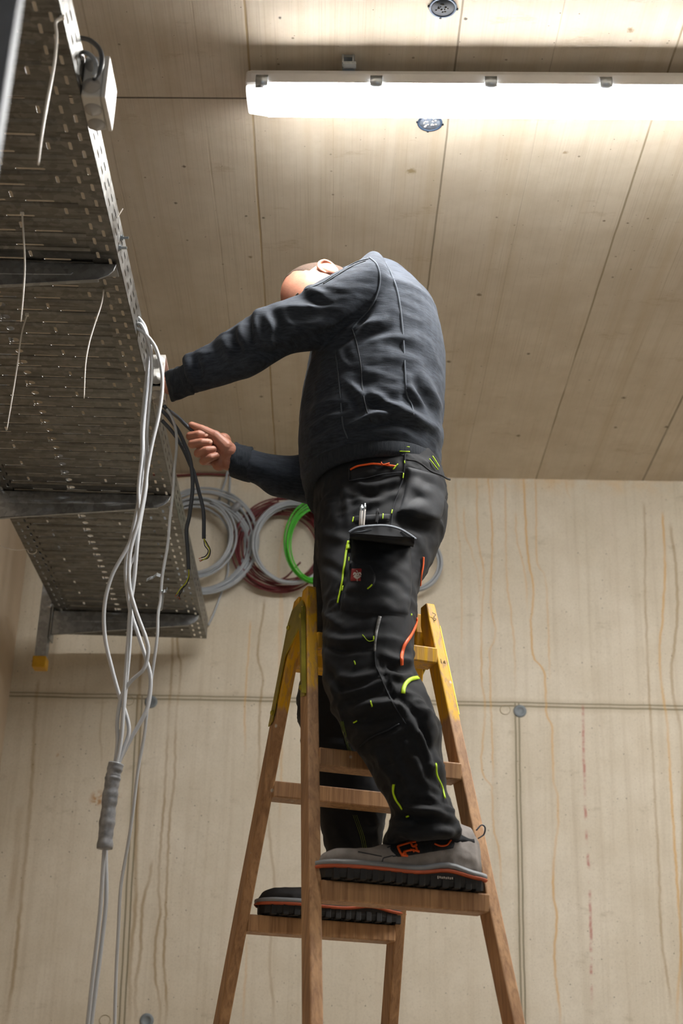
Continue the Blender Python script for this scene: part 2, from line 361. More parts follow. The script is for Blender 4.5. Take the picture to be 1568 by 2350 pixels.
def lamp_mat(name, e, rgb=(1, .98, .95)):
    t = NT(name); return t.fin(lin((240, 240, 240)), .3, Emission_Color=rgb+(1,), Emission_Strength=e)
M_lens = lamp_mat('glowing_opal_diffuser', TUBE_POWER); M_lens_added = lamp_mat('glowing_opal_diffuser_added_right', 56.); M_lensend = lamp_mat('diffuser_end', .55)  # the second diffuser belongs to the added strip light on the right
def wood_mat():
    t = NT('worn_ladder_wood'); P = t.pos(); sep = t.n('ShaderNodeSeparateXYZ', i_Vector=P); X, Y, Z = sep.outputs
    g = t.noise(t.scale(P, (46, 46, 2.4)), 1, 5, .62, 1.2); g2 = t.noise(t.scale(P, (170, 170, 7)), 1, 3, .6)
    col = t.mix(t.ramp(g, .35, .65), lin((152, 112, 76)), lin((194, 152, 108)))
    col = t.mix(t.ramp(g2, .5, .75, 0, .55), col, lin((106, 72, 48)))
    col = t.mix(t.ramp(t.noise(P, 4, 4), .45, .75, 0, .5), col, lin((122, 86, 60)))
    # yellow paint on the ladder's head, worn off in stripes along the grain
    zl = t.math('ADD', .84, t.math('MULTIPLY', X, -.10))
    edge = t.ramp(t.math('SUBTRACT', Z, t.math('ADD', zl, t.math('MULTIPLY', t.math('SUBTRACT', g, .5), .06))), 0, .012)
    pm = t.math('MULTIPLY', edge, t.ramp(t.noise(t.scale(P, (60, 60, 3)), 1, 4, .6, .8), .46, .60, 1, .35))
    col = t.mix(pm, col, lin((226, 174, 22)))
    vo = t.n('ShaderNodeTexVoronoi', i_Vector=P); vo.inputs['Scale'].default_value = 24
    rnd = t.n('ShaderNodeSeparateColor', i_Color=vo.outputs['Color']).outputs[0]
    spk = t.math('MULTIPLY', t.ramp(vo.outputs['Distance'], .06, .13, 1, 0), t.math('GREATER_THAN', rnd, .72))
    col = t.mix(spk, col, lin((206, 198, 184)))
    t.bump(t.math('ADD', g2, t.math('MULTIPLY', g, .7)), .3, .0025)
    return t.fin(col, .52)
M_wood = wood_mat()
def fabric(name, a, b, sc, anis, rough=.85, bs=.25, fz=700, lint=None):
    t = NT(name); P = t.pos(); n1 = t.noise(t.scale(P, anis), sc, 4, .65); n2 = t.noise(P, fz, 2, .6); n3 = t.noise(P, 6, 4)
    col = t.mix(t.ramp(n1, .35, .7), lin(a), lin(b)); col = t.mix(t.ramp(n3, .4, .7, 0, .3), col, lin(a))
    if lint: col = t.mix(t.math('MULTIPLY', t.ramp(t.noise(P, 11, 5, .7), .56, .74), .35), col, lin(lint))
    t.bump(t.math('ADD', t.math('MULTIPLY', n1, .8), t.math('MULTIPLY', n2, .5)), bs, .002)
    return t.fin(col, rough, Sheen_Weight=.03, Sheen_Roughness=.5, Specular_IOR_Level=.28)
M_sweat = fabric('faded_navy_sweatshirt', (34, 40, 49), (57, 64, 75), 45, (1, 1, 6), lint=(74, 81, 90))
M_rib = fabric('ribbed_navy_knit', (30, 36, 44), (48, 54, 62), 260, (1, 1, .12), bs=.5)
M_seam = plain('pale_grey_seam', (62, 70, 80), .85); M_seamd = plain('dark_seam', (26, 31, 38), .85)
M_trous = fabric('black_work_trousers', (10, 13, 18), (19, 24, 31), 30, (1, 1, 1), .72, .2, 900, (44, 46, 50))
M_pock = fabric('black_canvas_pocket', (15, 18, 24), (31, 36, 43), 30, (1, 1, 1), .65, .25, 900, (48, 50, 54))
M_grey = plain('grey_cordura_edge', (84, 90, 98), .75, var=.25, sc=80); M_neon = plain('neon_yellow_trim', (190, 230, 20), .5); M_orange = plain('orange_zip_trim', (244, 96, 28), .45)
M_ol = plain('olive_stitch', (96, 112, 40), .7); M_refl = plain('striped_reflective_piping', (120, 122, 124), .4, var=.5, sc=120); M_tag = plain('dark_red_label', (140, 36, 40), .5); M_white = plain('white_print', (200, 194, 188), .6, var=.02)
M_velcro = plain('black_velcro', (18, 20, 24), .95)
def skin_mat():
    t = NT('skin'); P = t.pos(); n = t.noise(P, 22, 5, .6); n2 = t.noise(P, 260, 3)
    col = t.mix(t.ramp(n, .35, .7), lin((168, 112, 92)), lin((196, 142, 118))); col = t.mix(t.ramp(t.noise(P, 60, 4), .55, .8, 0, .35), col, lin((176, 92, 76)))
    t.bump(n2, .25, .0012); return t.fin(col, .5, Subsurface_Weight=.12, Subsurface_Radius=(.012, .004, .002), Subsurface_Scale=.6)
M_skin = skin_mat()
M_hair = plain('cropped_brown_hair', (74, 56, 44), .8, var=.35, sc=300, bump=.5); M_nail = plain('finger_nail', (224, 176, 156), .35, var=.05)
M_suede = fabric('grey_suede', (122, 117, 114), (160, 154, 150), 18, (1, 1, 1), .9, .3, 800, (150, 146, 142)); M_mid = plain('grey_midsole', (132, 136, 140), .5); M_sole = plain('black_rubber_lug_sole', (30, 31, 33), .6, bump=.3)
M_knit = fabric('black_knit_tongue', (22, 24, 28), (40, 43, 48), 300, (1, 1, .2)); M_midor = plain('rust_orange_midsole_line', (190, 92, 58), .5)
M_dkbox = plain('dark_blue_box_insert', (22, 30, 42), .6, var=.5, sc=60); M_rough = plain('rough_mortar', (60, 56, 50), .9, var=.5, sc=90, bump=.8)

# ------------------------------------------------------------------ luminaire
LY, LX0, LX1 = 2.705, -.255, 1.245
def luminaire(name, label, x0, x1, Yc, clips, lens):
    root = thing(name, label, 'light', ((x0+x1)/2, Yc, CEIL_Z)); root.rotation_euler.z = SK
    def run(prof, xa, xb, endr=.0):                    # profile (y,z offsets) extruded along X with rounded ends
        pr = np.array(prof); n = len(pr); V = []; secs = [(xa, .80, .0), (xa+.004, .93, 0), (xa+.014, 1., 0), (xb-.014, 1., 0), (xb-.004, .93, 0), (xb, .80, 0)] if endr else [(xa, 1, 0), (xb, 1, 0)]
        zc = pr[:, 1].max()
        for x, k, _ in secs:
            for y, z in pr: V.append((x, Yc+y*k, CEIL_Z+zc+(z-zc)*k))
        m = len(secs); Fc = [(i*n+j, i*n+(j+1) % n, (i+1)*n+(j+1) % n, (i+1)*n+j) for i in range(m-1) for j in range(n)]
        return V, Fc+[tuple(range(n))[::-1], tuple((m-1)*n+j for j in range(n))]
    zs = -.074                                         # the joint between housing and diffuser
    hp = [(-.030, -.030), (-.046, -.034), (-.052, -.048), (-.054, zs+.004), (-.056, zs+.002), (-.056, zs-.003), (.056, zs-.003), (.056, zs+.002), (.054, zs+.004), (.052, -.048), (.046, -.034), (.030, -.030)]
    bevel(mk('housing', *run(hp, x0, x1, 1), M_hous, root, smooth=False), .002)
    lp = [(-.052, zs-.003), (-.052, zs-.010), (-.049, zs-.018), (-.041, zs-.026), (-.028, zs-.0305), (0, zs-.032), (.028, zs-.0305), (.041, zs-.026), (.049, zs-.018), (.052, zs-.010), (.052, zs-.003)]
    mk('diffuser', *run(lp, x0+.05, x1-.05), lens, root)
    for a, b in ((x0+.002, x0+.05), (x1-.05, x1-.002)):
        pr = [(y*.999, z) for y, z in lp]; V, Fc = run(pr, a, b); V = np.array(V)
        out = a if a < (x0+x1)/2 else b
        far = np.abs(V[:, 0]-out) < .001; V[far, 1] = Yc+(V[far, 1]-Yc)*.92; V[far, 2] = CEIL_Z+zs-.003+(V[far, 2]-(CEIL_Z+zs-.003))*.72
        bevel(mk('diffuser_end', V, Fc, M_lensend, root, smooth=False), .006, 3)
    for cx in clips:
        for sg in (-1, 1):
            pts = [(cx, Yc+sg*.050, CEIL_Z+zs+.020), (cx, Yc+sg*.0585, CEIL_Z+zs+.014), (cx, Yc+sg*.061, CEIL_Z+zs), (cx, Yc+sg*.0575, CEIL_Z+zs-.009), (cx, Yc+sg*.051, CEIL_Z+zs-.014)]
            V = [];
            for p in pts: V += [(p[0]-.014, p[1], p[2]), (p[0]+.014, p[1], p[2])]
            o = mk('clip', V, [(2*i, 2*i+1, 2*i+3, 2*i+2) for i in range(len(pts)-1)], M_zinc, root); s_ = o.modifiers.new('s', 'SOLIDIFY'); s_.thickness = .0016
    for bx in ((x0+.24), (x1-.24)):
        b = mk('mounting_bracket', *merge([boxm((bx, Yc-.012, CEIL_Z-.004), AX, (.030, .10, .007)), boxm((bx-.012, Yc-.058, CEIL_Z-.014), AX, (.004, .016, .024)), boxm((bx+.012, Yc-.058, CEIL_Z-.014), AX, (.004, .016, .024)),
               boxm((bx+.004, Yc-.056, CEIL_Z-.026), AX, (.030, .018, .008)), boxm((bx, Yc, CEIL_Z-.016), AX, (.026, .06, .032))]), M_zinc, root, smooth=False)
    return root
luminaire('linear_luminaire', 'long white waterproof strip light glowing under the concrete ceiling', LX0, LX1, LY, [-.215, .052, .318, .584, .85, 1.116], M_lens)
luminaire('linear_luminaire', 'added fill strip light on the ceiling behind the viewer', LX0+.2, LX1+.2, -.2, [.2, .5, .8, 1.1], lamp_mat('glowing_opal_diffuser_added_rear', 9.))  # added lamp, out of view, for fill from the front
luminaire('linear_luminaire', 'added strip light out of view on the right, brightening the back wall', 1.85, 3.35, LY+.5, [1.95, 2.25, 2.55, 2.85, 3.15], M_lens_added)  # added lamp, out of view, to brighten the back wall

# recessed ceiling boxes
def ceiling_box(name, label, c, fill):
    root = thing(name, label, 'ceiling box', (c[0], c[1], CEIL_Z-.001)); r = .030
    z = CEIL_Z
    mk('rim', *lathe([(r-.0035, 0), (r-.0035, .0018), (r+.001, .0022), (r+.0015, 0)], (c[0], c[1], z), (0, 0, -1), 40), plain('blue_grey_plastic_rim', (62, 80, 104), .45), root)
    ys = [mk('inner_face', *lathe([(r-.0036, .0003), (r-.004, .0009), (0.001, .0010)], (c[0], c[1], z), (0, 0, -1), 32), M_dkbox if not fill else plain('pale_scraped_insert', (120, 130, 144), .4, var=.5, sc=70), root)]
    P = []
    for k in range(14 if not fill else 22):
        a = random.uniform(0, 6.28); q = random.uniform(.2, .8)*r*.85
        P.append(lathe([(random.uniform(.0015, .004), 0), (.001, .0016)], (c[0]+q*math.cos(a), c[1]+q*math.sin(a), z-.0008), (random.uniform(-.3, .3), 0, -1), 6))
    mk('mortar_crumb', *merge(P), M_rough if not fill else M_white, root)
    for k in range(4):
        a = k*math.pi/2+.1
        mk('screw_lug', *lathe([(.0028, 0), (.0028, .0026), (.001, .003)], (c[0]+(r+.002)*math.cos(a), c[1]+(r+.002)*math.sin(a), z), (0, 0, -1), 10), M_dkbox, root)
c1, c2 = atz(1017, 17, CEIL_Z), atz(987, 282, CEIL_Z)
ceiling_box('ceiling_junction_box', 'round dark recessed box in the ceiling at the top edge', c1, False)
ceiling_box('ceiling_junction_box', 'round scraped pale blue recessed box showing just below the strip light', c2, True)

# wall tie plugs
for (x, y, big, lab) in ((1194, 1632, 1, 'round grey plug in the wall tie hole right of the ladder'), (347, 1611, 1, 'round grey wall plug behind the hanging cables'), (337, 2342, 1, 'dark wall plug low on the wall at the bottom edge')):
    q = atw(x, y, WALL_Y); r = .0225
    tag(mk('wall_plug', *lathe([(r+.001, 0), (r, .004), (r*.62, .006), (r*.55, .0035), (.002, .003)], (q[0], q[1]+.001, q[2]), (0, -1, 0), 28), plain('grey_plug', (120, 128, 134), .5), None), lab, 'plug')
for (x, y) in ((1160, 1629), (296, 1608), (241, 2342)):
    q = atw(x, y, WALL_Y); pts = [(q[0]+.018*math.cos(a), q[1]-.0005, q[2]+.017*math.sin(a)) for a in np.linspace(0, 2*math.pi, 30)]
    tag(mk('trim_1', *tube(pts, .0013, 5), concrete_plain('ring_mark', (150, 138, 112), (168, 154, 126)), None), kind='structure')

# ------------------------------------------------------------------ cable tray
TZ, TX0, TX1, TY0, TY1, TH_ = 1.63, -.965, -.470, 1.16, 4.89, .076
def stadium(cx, cy, lx, ly, n=3):                       # rounded slot
    r = min(lx, ly)/2; P = []
    hx, hy = lx/2-r, ly/2-r
    for k, (sx, sy) in enumerate(((1, 1), (-1, 1), (-1, -1), (1, -1))):
        for j in range(n+1):
            a = math.pi/2*(k+j/n); P.append((cx+sx*hx+r*math.cos(a), cy+sy*hy+r*math.sin(a)))
    out = []
    for p in P:
        if not out or abs(p[0]-out[-1][0])+abs(p[1]-out[-1][1]) > 1e-6: out.append(p)
    if abs(out[0][0]-out[-1][0])+abs(out[0][1]-out[-1][1]) < 1e-6: out.pop()
    return out
def panel(x0, x1, y0, y1, holes):                       # flat sheet with holes -> 2-D verts, faces
    outer = [(x0, y0), (x1, y0), (x1, y1), (x0, y1)]
    loops = [outer]+[h[::-1] for h in holes]
    V = [p for l in loops for p in l]
    tris = tessellate_polygon([[Vector((a, b, 0)) for a, b in l] for l in loops])
    return V, [tuple(t_) for t_ in tris]
def tray():
    root = thing('cable_tray', 'long perforated galvanised cable tray running overhead to the back wall', 'cable tray', ((TX0+TX1)/2, (TY0+TY1)/2, TZ))
    parts = []; pitch = .05; rows = int(round((TY1-TY0)/pitch)); mx = .052; xa, xb = TX0+mx, TX1-mx
    cx = (TX0+TX1)/2-.03
    for i in range(rows):
        y0 = TY0+i*pitch; odd = i % 2
        def add(V, Fc, zf): parts.append(([(p[0], p[1], zf(p[1]-y0)) for p in V], Fc))
        # margins, two rows of short slots along the tray
        for a, b, rowsx in ((TX0, xa, (TX0+.018, TX0+.040)), (xb, TX1, (TX1-.018, TX1-.040))):
            hs = []
            for j, rx in enumerate(rowsx):
                sh = .025 if j == 0 else 0.0
                cyy = y0+(.012 if j else .037)
                hs.append(stadium(rx, min(max(cyy, y0+.0135), y0+.0365), .0065, .024))
            V, Fc = panel(a, b, y0, y0+pitch, hs); add(V, Fc, lambda q: TZ)
        # flat strip with short slots and the round centre holes
        hs = []
        for k, sx in enumerate((xa+.055, xa+.155, xb-.125, xb-.028)):
            if (k+i) % 2 == 0: hs.append(stadium(sx, y0+.0145, .0065, .022))
        if i > 24: hs.append(stadium(cx+.06*0, y0+.0145, .018, .018, 4))
        V, Fc = panel(xa, xb, y0, y0+.029, hs); add(V, Fc, lambda q: TZ)
        # raised rib carrying the long cross slots
        hs = []; x = xa+.034+(.047 if odd else 0)
        while x < xb-.03: hs.append(stadium(x, y0+.0395, .056, .0066)); x += .094
        V, Fc = panel(xa, xb, y0+.033, y0+.046, hs); add(V, Fc, lambda q: TZ+.0045)
        for ya, za, yb_, zb in ((.029, 0, .033, .0045), (.046, .0045, .05, 0)):
            parts.append(([(xa, y0+ya, TZ+za), (xb, y0+ya, TZ+za), (xb, y0+yb_, TZ+zb), (xa, y0+yb_, TZ+zb)], [(0, 1, 2, 3)]))
        for xx in (xa, xb): parts.append(([(xx, y0+.029, TZ), (xx, y0+.033, TZ+.0045), (xx, y0+.046, TZ+.0045), (xx, y0+.05, TZ)], [(0, 1, 2, 3)]))
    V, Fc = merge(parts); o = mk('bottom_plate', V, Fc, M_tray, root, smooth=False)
    s_ = o.modifiers.new('s', 'SOLIDIFY'); s_.thickness = .0012; s_.offset = 1
    for xw, sg, nm in ((TX0, 1, 'side_wall'), (TX1, -1, 'side_wall')):
        parts = []
        for i in range(rows):
            y0 = TY0+i*pitch
            hs = [stadium(.024, y0+.0135, .0065, .024), stadium(.050, y0+.0365, .0065, .024)]
            V, Fc = panel(0, TH_, y0, y0+pitch, hs); parts.append(([(xw, b, TZ+a) for a, b in V], Fc))
        V = [(xw, TY0, TZ+TH_), (xw, TY1, TZ+TH_), (xw+sg*.008, TY1, TZ+TH_+.003), (xw+sg*.008, TY0, TZ+TH_+.003), (xw+sg*.012, TY1, TZ+TH_-.004), (xw+sg*.012, TY0, TZ+TH_-.004)]
        parts.append((V, [(0, 1, 2, 3), (3, 2, 4, 5)]))
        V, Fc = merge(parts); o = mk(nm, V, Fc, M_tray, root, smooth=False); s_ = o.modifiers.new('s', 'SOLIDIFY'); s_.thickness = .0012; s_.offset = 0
    # joint bolts on the outer side
    for (x, y) in ((276, 551), (272, 572)):
        d = px(x, y); q = d*(TX1/d[0])
        V, Fc = merge([lathe([(.007, 0), (.007, .002), (.0055, .002), (.0055, .006), (.003, .006), (.003, .016), (.0026, .017)], (TX1, q[1], TZ+(.05 if y < 560 else .02)), (1, 0, 0), 6)])
        mk('bolt', V, Fc, M_zinc, root, smooth=False)
tray()
def bracket(Yb, label):
    root = thing('cantilever_bracket', label, 'bracket', (TX0-.03, Yb, TZ), 'steel brackets carrying the cable tray')
    xl, xr = TX0-.008, TX1-.006
    hl, hr = .088, .036
    y0, y1 = Yb, Yb+.045
    prof = [(xl, -.002), (xr, -.002), (xr-.004, -.018), (xr-.014, -.030), (xr-.034, -hr-.004), (xl, -hl)]
    V, Fc = prism([(x, y0, TZ+z) for x, z in prof], (0, .003, 0)); f1 = (V, Fc)
    top = boxm(((xl+xr)/2, (y0+y1)/2, TZ-.0035), AX, (xr-xl, y1-y0, .003))
    b0, b1 = np.array([xl, 0, -hl]), np.array([xr-.034, 0, -hr-.004])
    low = prism([(b0[0], y0, TZ+b0[2]), (b1[0], y0, TZ+b1[2]), (b1[0], y0+.012, TZ+b1[2]), (b0[0], y0+.012, TZ+b0[2])], (0, 0, .003))
    emb = prism([(xl+.05, y0-.002, TZ-.020), (xr-.09, y0-.002, TZ-.018), (xr-.085, y0-.002, TZ-.026), (xr-.09, y0-.002, TZ-.032), (xl+.05, y0-.002, TZ-.040)], (0, .003, 0))
    bevel(mk('arm', *merge([f1, top, low, emb]), M_galv, root, smooth=False), .0012)
    back = mk('back_plate', *boxm((xl-.003, Yb+.022, TZ-.04), AX, (.006, .055, .13)), M_galv, root, smooth=False); bevel(back, .002)
    for dz in (.005, -.075): mk('bolt', *lathe([(.009, 0), (.009, .006), (.005, .007), (.005, .012)], (xl, Yb+.022, TZ+dz), (1, 0, 0), 6), M_zinc, root, smooth=False)
bracket(1.42, 'galvanised cantilever arm nearest the viewer under the tray'); bracket(2.50, 'dark galvanised cantilever arm crossing under the tray at the upper left')
bracket(3.655, 'dark galvanised cantilever arm under the tray beside the gripping hand'); bracket(4.65, 'galvanised cantilever arm at the far end of the tray by the back wall')
def upright(Yb, label, zbot=1.445, X=-1.002, wd=.038, cap=True, mt=None, dp=.04, group='steel uprights beside the cable tray'):
    root = thing('hanging_upright', label, 'steel profile', (X, Yb, CEIL_Z), group)
    y0 = Yb+.002; t_ = .003; parts = [boxm((X, y0, (CEIL_Z+zbot)/2), AX, (wd, t_, CEIL_Z-zbot)), boxm((X-wd/2+t_/2, y0+dp/2, (CEIL_Z+zbot)/2), AX, (t_, dp, CEIL_Z-zbot)),
        boxm((X+wd/2-t_/2, y0+dp/2, (CEIL_Z+zbot)/2), AX, (t_, dp, CEIL_Z-zbot)), boxm((X-wd/2+.007, y0+dp, (CEIL_Z+zbot)/2), AX, (.014, t_, CEIL_Z-zbot)), boxm((X+wd/2-.007, y0+dp, (CEIL_Z+zbot)/2), AX, (.014, t_, CEIL_Z-zbot))]
    for k in range(int((CEIL_Z-zbot)/.03) if cap else 0): parts.append(boxm((X+wd/2+.0008, y0+.02, zbot+.02+k*.03), AX, (.002, .012, .014)))
    bevel(mk('profile', *merge(parts), mt or M_galv, root, smooth=False), .001)
    bevel(mk('ceiling_plate', *boxm((X, y0+.02, CEIL_Z-.003), AX, (.10, .12, .006)), M_galv, root, smooth=False), .002)
    if cap: bevel(mk('end_cap', *merge([boxm((X, y0+.018, zbot-.001), AX, (wd+.008, .054, .040))]), M_cap, root, smooth=False), .004)
    return root
upright(4.65, 'galvanised upright with a yellow end cap at the far end of the tray'); upright(3.655, 'galvanised upright left of the middle bracket'); upright(2.50, 'galvanised upright left of the nearer bracket')
# the blurred upright close to the camera
q = at(-18, 120, 1.05)
upright(1.05, 'blurred galvanised upright close to the viewer at the top left corner', zbot=.62, X=q[0], wd=.032, cap=False, group=None, dp=.018, mt=plain('dull_grey_steel', (98, 104, 112), .6, .3))

# ------------------------------------------------------------------ junction boxes
def jbox(label, c, lid):
    root = thing('junction_box', label, 'junction box', c); c = np.array(c); hx, h, dp = .034, .088, .092
    x0 = c[0]; w_ = .003
    if lid: bevel(mk('case', *boxm((x0+hx/2, c[1], c[2]), AX, (hx, dp, h)), M_boxpl, root, smooth=False), .005, 3)
    else:
        P = [boxm((x0+w_/2, c[1], c[2]), AX, (w_, dp, h))]
        for s_ in (-1, 1): P += [boxm((x0+hx/2, c[1]+s_*(dp/2-w_/2), c[2]), AX, (hx, w_, h)), boxm((x0+hx/2, c[1], c[2]+s_*(h/2-w_/2)), AX, (hx, dp, w_))]
        for sy in (-1, 1): P.append(boxm((x0+hx/2, c[1]+sy*.041, c[2]+sy*.038), AX, (hx-.006, .010, .010)))
        bevel(mk('case', *merge(P), M_boxpl, root, smooth=False), .0012)
        mk('terminal_block', *merge([boxm((x0+.014, c[1]-.02+.014*k, c[2]), AX, (.018, .011, .016)) for k in range(4)]), M_white, root, smooth=False)
    if lid:
        o = mk('lid', *prism([(x0+hx, c[1]-dp/2-.001, c[2]-h/2-.001), (x0+hx, c[1]+dp/2+.001, c[2]-h/2-.001), (x0+hx, c[1]+dp/2+.001, c[2]+h/2+.001), (x0+hx, c[1]-dp/2-.001, c[2]+h/2+.001)], (.009, 0, 0)), M_boxpl, root, smooth=False); bevel(o, .003, 3)
    gl = [((x0+.017, c[1]-dp/2, c[2]+.024), (0, -1, 0)), ((x0+.017, c[1]-dp/2, c[2]-.022), (0, -1, 0)), ((x0+.017, c[1]-.012, c[2]-h/2), (0, 0, -1)), ((x0+.017, c[1]+.028, c[2]-h/2), (0, 0, -1))]
    for p, a in gl:
        mk('cable_gland', *lathe([(.0155, -.001), (.0155, .002), (.0125, .0025), (.0125, .0045), (.0095, .005), (.0088, .0075), (.0060, .008), (.0052, .0095), (.0028, .010), (.0022, .013)], p, a, 24), M_rub, root)
    return root
d = px(340, 872); J2 = np.array([TX1+.002, 2.985, TZ+.055]); jbox('open light grey junction box on the tray rim where the worker reaches in', J2+np.array([0, .085, -.012]), False)
J1 = np.array([TX1+.002, 2.02, TZ+.035]); jbox('closed light grey junction box with white lid near the top left', J1, True)

for i, (pts, lab) in enumerate((([(178,86),(205,92),(228,112),(234,140),(228,165),(217,180)], 'dark grey cable arching over into the upper junction box'), ([(180,118),(200,122),(216,136),(220,155),(214,176)], 'shorter grey cable bending into the upper junction box under the arching one'))):
    W = crom([at(x, y, Y_) for (x, y), Y_ in zip(pts, (1.98, 1.96, 1.94, 1.93, 1.935, 1.965, 1.97))], 8)
    tag(mk('box_cable', *tube(W, .0042, 8), (M_cabd, M_cabc)[i]), lab, 'cable')
# ------------------------------------------------------------------ hanging cables
def cable(name, label, pts, Y, r, mat, group=None, n=8, seg=8, cat='cable'):
    Ys = np.interp(np.linspace(0, 1, len(pts)), np.linspace(0, 1, len(Y)), Y) if hasattr(Y, '__len__') else [Y]*len(pts)
    W = crom([at(p[0], p[1], y) for p, y in zip(pts, Ys)], n)
    return tag(mk(name, *tube(W, r, seg), mat), label, cat, group)
Gr = 'light grey cables hanging over the tray rim'
lead = at(300, 700, 2.75)
A_ = [(304,722),(316,728),(333,752),(341,800),(337,860),(331,920),(326,980),(326,1040),(318,1120)]
B_ = [(306,726),(318,732),(338,770),(347,820),(341,900),(331,980),(330,1040),(322,1130)]
C_ = [(310,744),(326,748),(345,800),(348,860),(341,940),(337,1000),(337,1060),(330,1130)]
D_ = [(312,752),(335,768),(358,800),(371,850),(372,900),(363,960),(349,1020),(338,1080),(332,1130)]
E_ = [(308,735),(322,745),(340,785),(344,850),(335,930),(329,1000),(333,1060),(336,1100)]
cable('power_cable', 'light grey cable making the widest loop to the left in the hanging bundle', A_+[(318,1195),(291,1258),(257,1321),(240,1389),(241,1462),(257,1535),(276,1603),(287,1632),(295,1662),(295,1686),(285,1715),(272,1752),(260,1790),(250,1860),(240,1945),(229,2100),(212,2250),(196,2400)], [2.80,2.79,2.79,2.79,2.79,2.8], .0042, M_cab, Gr)
cable('power_cable', 'light grey cable swinging to the right beneath the tray before it joins the taped bundle', B_+[(305,1215),(290,1283),(290,1341),(302,1409),(316,1452),(334,1508),(346,1559),(339,1622),(318,1665),(298,1700),(270,1756),(262,1790),(252,1860),(243,1945),(244,2060),(234,2160),(220,2270),(203,2400)], [2.80,2.81,2.81,2.81], .0042, M_cab, Gr)
cable('power_cable', 'light grey cable hanging nearly straight through the middle of the bundle', C_+[(318,1215),(309,1321),(300,1389),(293,1486),(286,1583),(279,1690),(267,1756),(258,1790),(248,1860),(240,1935)], [2.79,2.78,2.775,2.775], .0042, M_cab, Gr)
cable('power_cable', 'light grey cable crossing diagonally down to the left below the tray', D_+[(318,1195),(299,1268),(297,1341),(311,1399),(334,1462),(340,1496),(330,1535),(300,1564),(279,1598),(269,1656),(270,1700),(264,1756),(255,1790),(246,1860),(238,1930)], [2.79,2.77,2.775,2.785], .0042, M_cab, Gr)
cable('power_cable', 'light grey cable lying innermost along the tray rim in the bundle', E_+[(334,1130),(321,1205),(312,1270),(298,1300),(294,1360),(300,1420),(298,1480),(291,1560),(283,1640),(276,1700),(266,1756),(256,1800),(247,1870),(241,1930)], [2.80,2.80,2.80,2.80], .0038, M_cab, Gr)
cable('data_cable', 'thin cable from the open junction box, patched with tape and hanging right of the bundle', [(383,940),(396,962),(404,990),(405,1030),(400,1080),(397,1130),(390,1190),(385,1250),(373,1320),(368,1380),(363,1410),(361,1460),(352,1530),(340,1610),(331,1690),(318,1760),(308,1840),(300,1900),(290,1960),(277,2040),(271,2150),(266,2250),(262,2400)], [2.98,2.95,2.9,2.88,2.9,2.92,2.92], .0034, M_cab)
Gd = 'slate grey cables with stripped ends at the open box'
def stripped(label, pts, Y, ends):
    o = cable('stripped_cable', label, pts, Y, .0046, M_cabd, Gd)
    y = Y[-1]; wires = []
    for k, (e, m) in enumerate(ends):
        W = crom([at(p[0], p[1], y+.003*k-.004) for p in [pts[-1]]+e], 6)
        mk('core_wire', *tube(W, .0012, 6), m, o)
        tip = nrm(W[-1]-W[-2]); mk('copper_end', *tube([W[-1], W[-1]+tip*.006], .0008, 5), M_cu, o)
stripped('slate grey cable with stripped cores dangling left against the tray edge', [(372,942),(390,962),(409,988),(422,1015),(435,1048),(441,1085),(442,1124),(435,1182),(428,1218),(431,1264),(433,1307)], [2.98,2.98,2.99,3.0],
  [([(433,1322),(426,1338),(415,1350),(405,1364)], M_yg), ([(434,1325),(428,1342),(414,1356),(412,1370)], M_blk), ([(432,1328),(424,1340),(417,1358),(410,1368)], M_blk)])
stripped('slate grey cable with stripped cores curling at its end over the grey coil', [(372,965),(393,988),(409,1010),(425,1040),(437,1068),(445,1084),(456,1126),(467,1175),(468,1236)], [2.98,3.0,3.01,3.02],
  [([(474,1250),(481,1262),(476,1278),(464,1286)], M_yg), ([(470,1252),(478,1264),(472,1276),(462,1280)], M_blk), ([(476,1248),(483,1264),(478,1280),(463,1285)], M_blk)])
cable('held_cable', 'slate grey cable pulled from the open box by the gripping hand', [(377,932),(384,940),(396,948),(411,960),(426,975),(441,988),(455,997),(470,1003)], [3.0,3.02,3.07,3.10,3.105,3.11], .0046, M_cabd)
def wrap(name, label, pts, Y, r, mat, cat, par=None):
    W = crom([at(p[0], p[1], Y) for p in pts], 10); n = len(W)
    rr = r*(1+.05*np.sin(np.arange(n)*.45)+.03*np.sin(np.arange(n)*1.1+1)); V, Fc = tube(W, list(rr), 12)
    return tag(mk(name, V, Fc, mat), label, cat)
wrap('cable_tape', 'grey tape wrapping the hanging bundle of cables', [(267,1752),(261,1775),(258,1792),(253,1825),(249,1862),(244,1905),(240,1948)], 2.780, .0150, M_tape, 'tape')
for (a, b, lab) in (((370, 1356), (366, 1400), 'torn foil tape round the thin hanging cable'),):
    wrap('foil_tape', lab, [a, ((a[0]+b[0])/2+2, (a[1]+b[1])/2), b], 2.895, .0055, M_zinc, 'tape')
def scrap(label, pts, Y):
    W = [at(p[0], p[1], Y) for p in pts]; V = []
    for i, q in enumerate(W): V += [q+np.array([0, .0, .004+.002*(i % 2)]), q-np.array([.001, .003*(i % 2), .003])]
    o = tag(mk('foil_scrap', V, [(2*i, 2*i+1, 2*i+3, 2*i+2) for i in range(len(W)-1)], M_zinc, smooth=False), label, 'tape'); s_ = o.modifiers.new('s', 'SOLIDIFY'); s_.thickness = .0006
scrap('crumpled foil scrap sticking out left of the thin cable', [(369,1322),(360,1320),(352,1326),(345,1329),(337,1332)], 2.89); scrap('crumpled foil scrap sticking out right of the thin cable', [(369,1362),(377,1358),(384,1357),(383,1353)], 2.89)
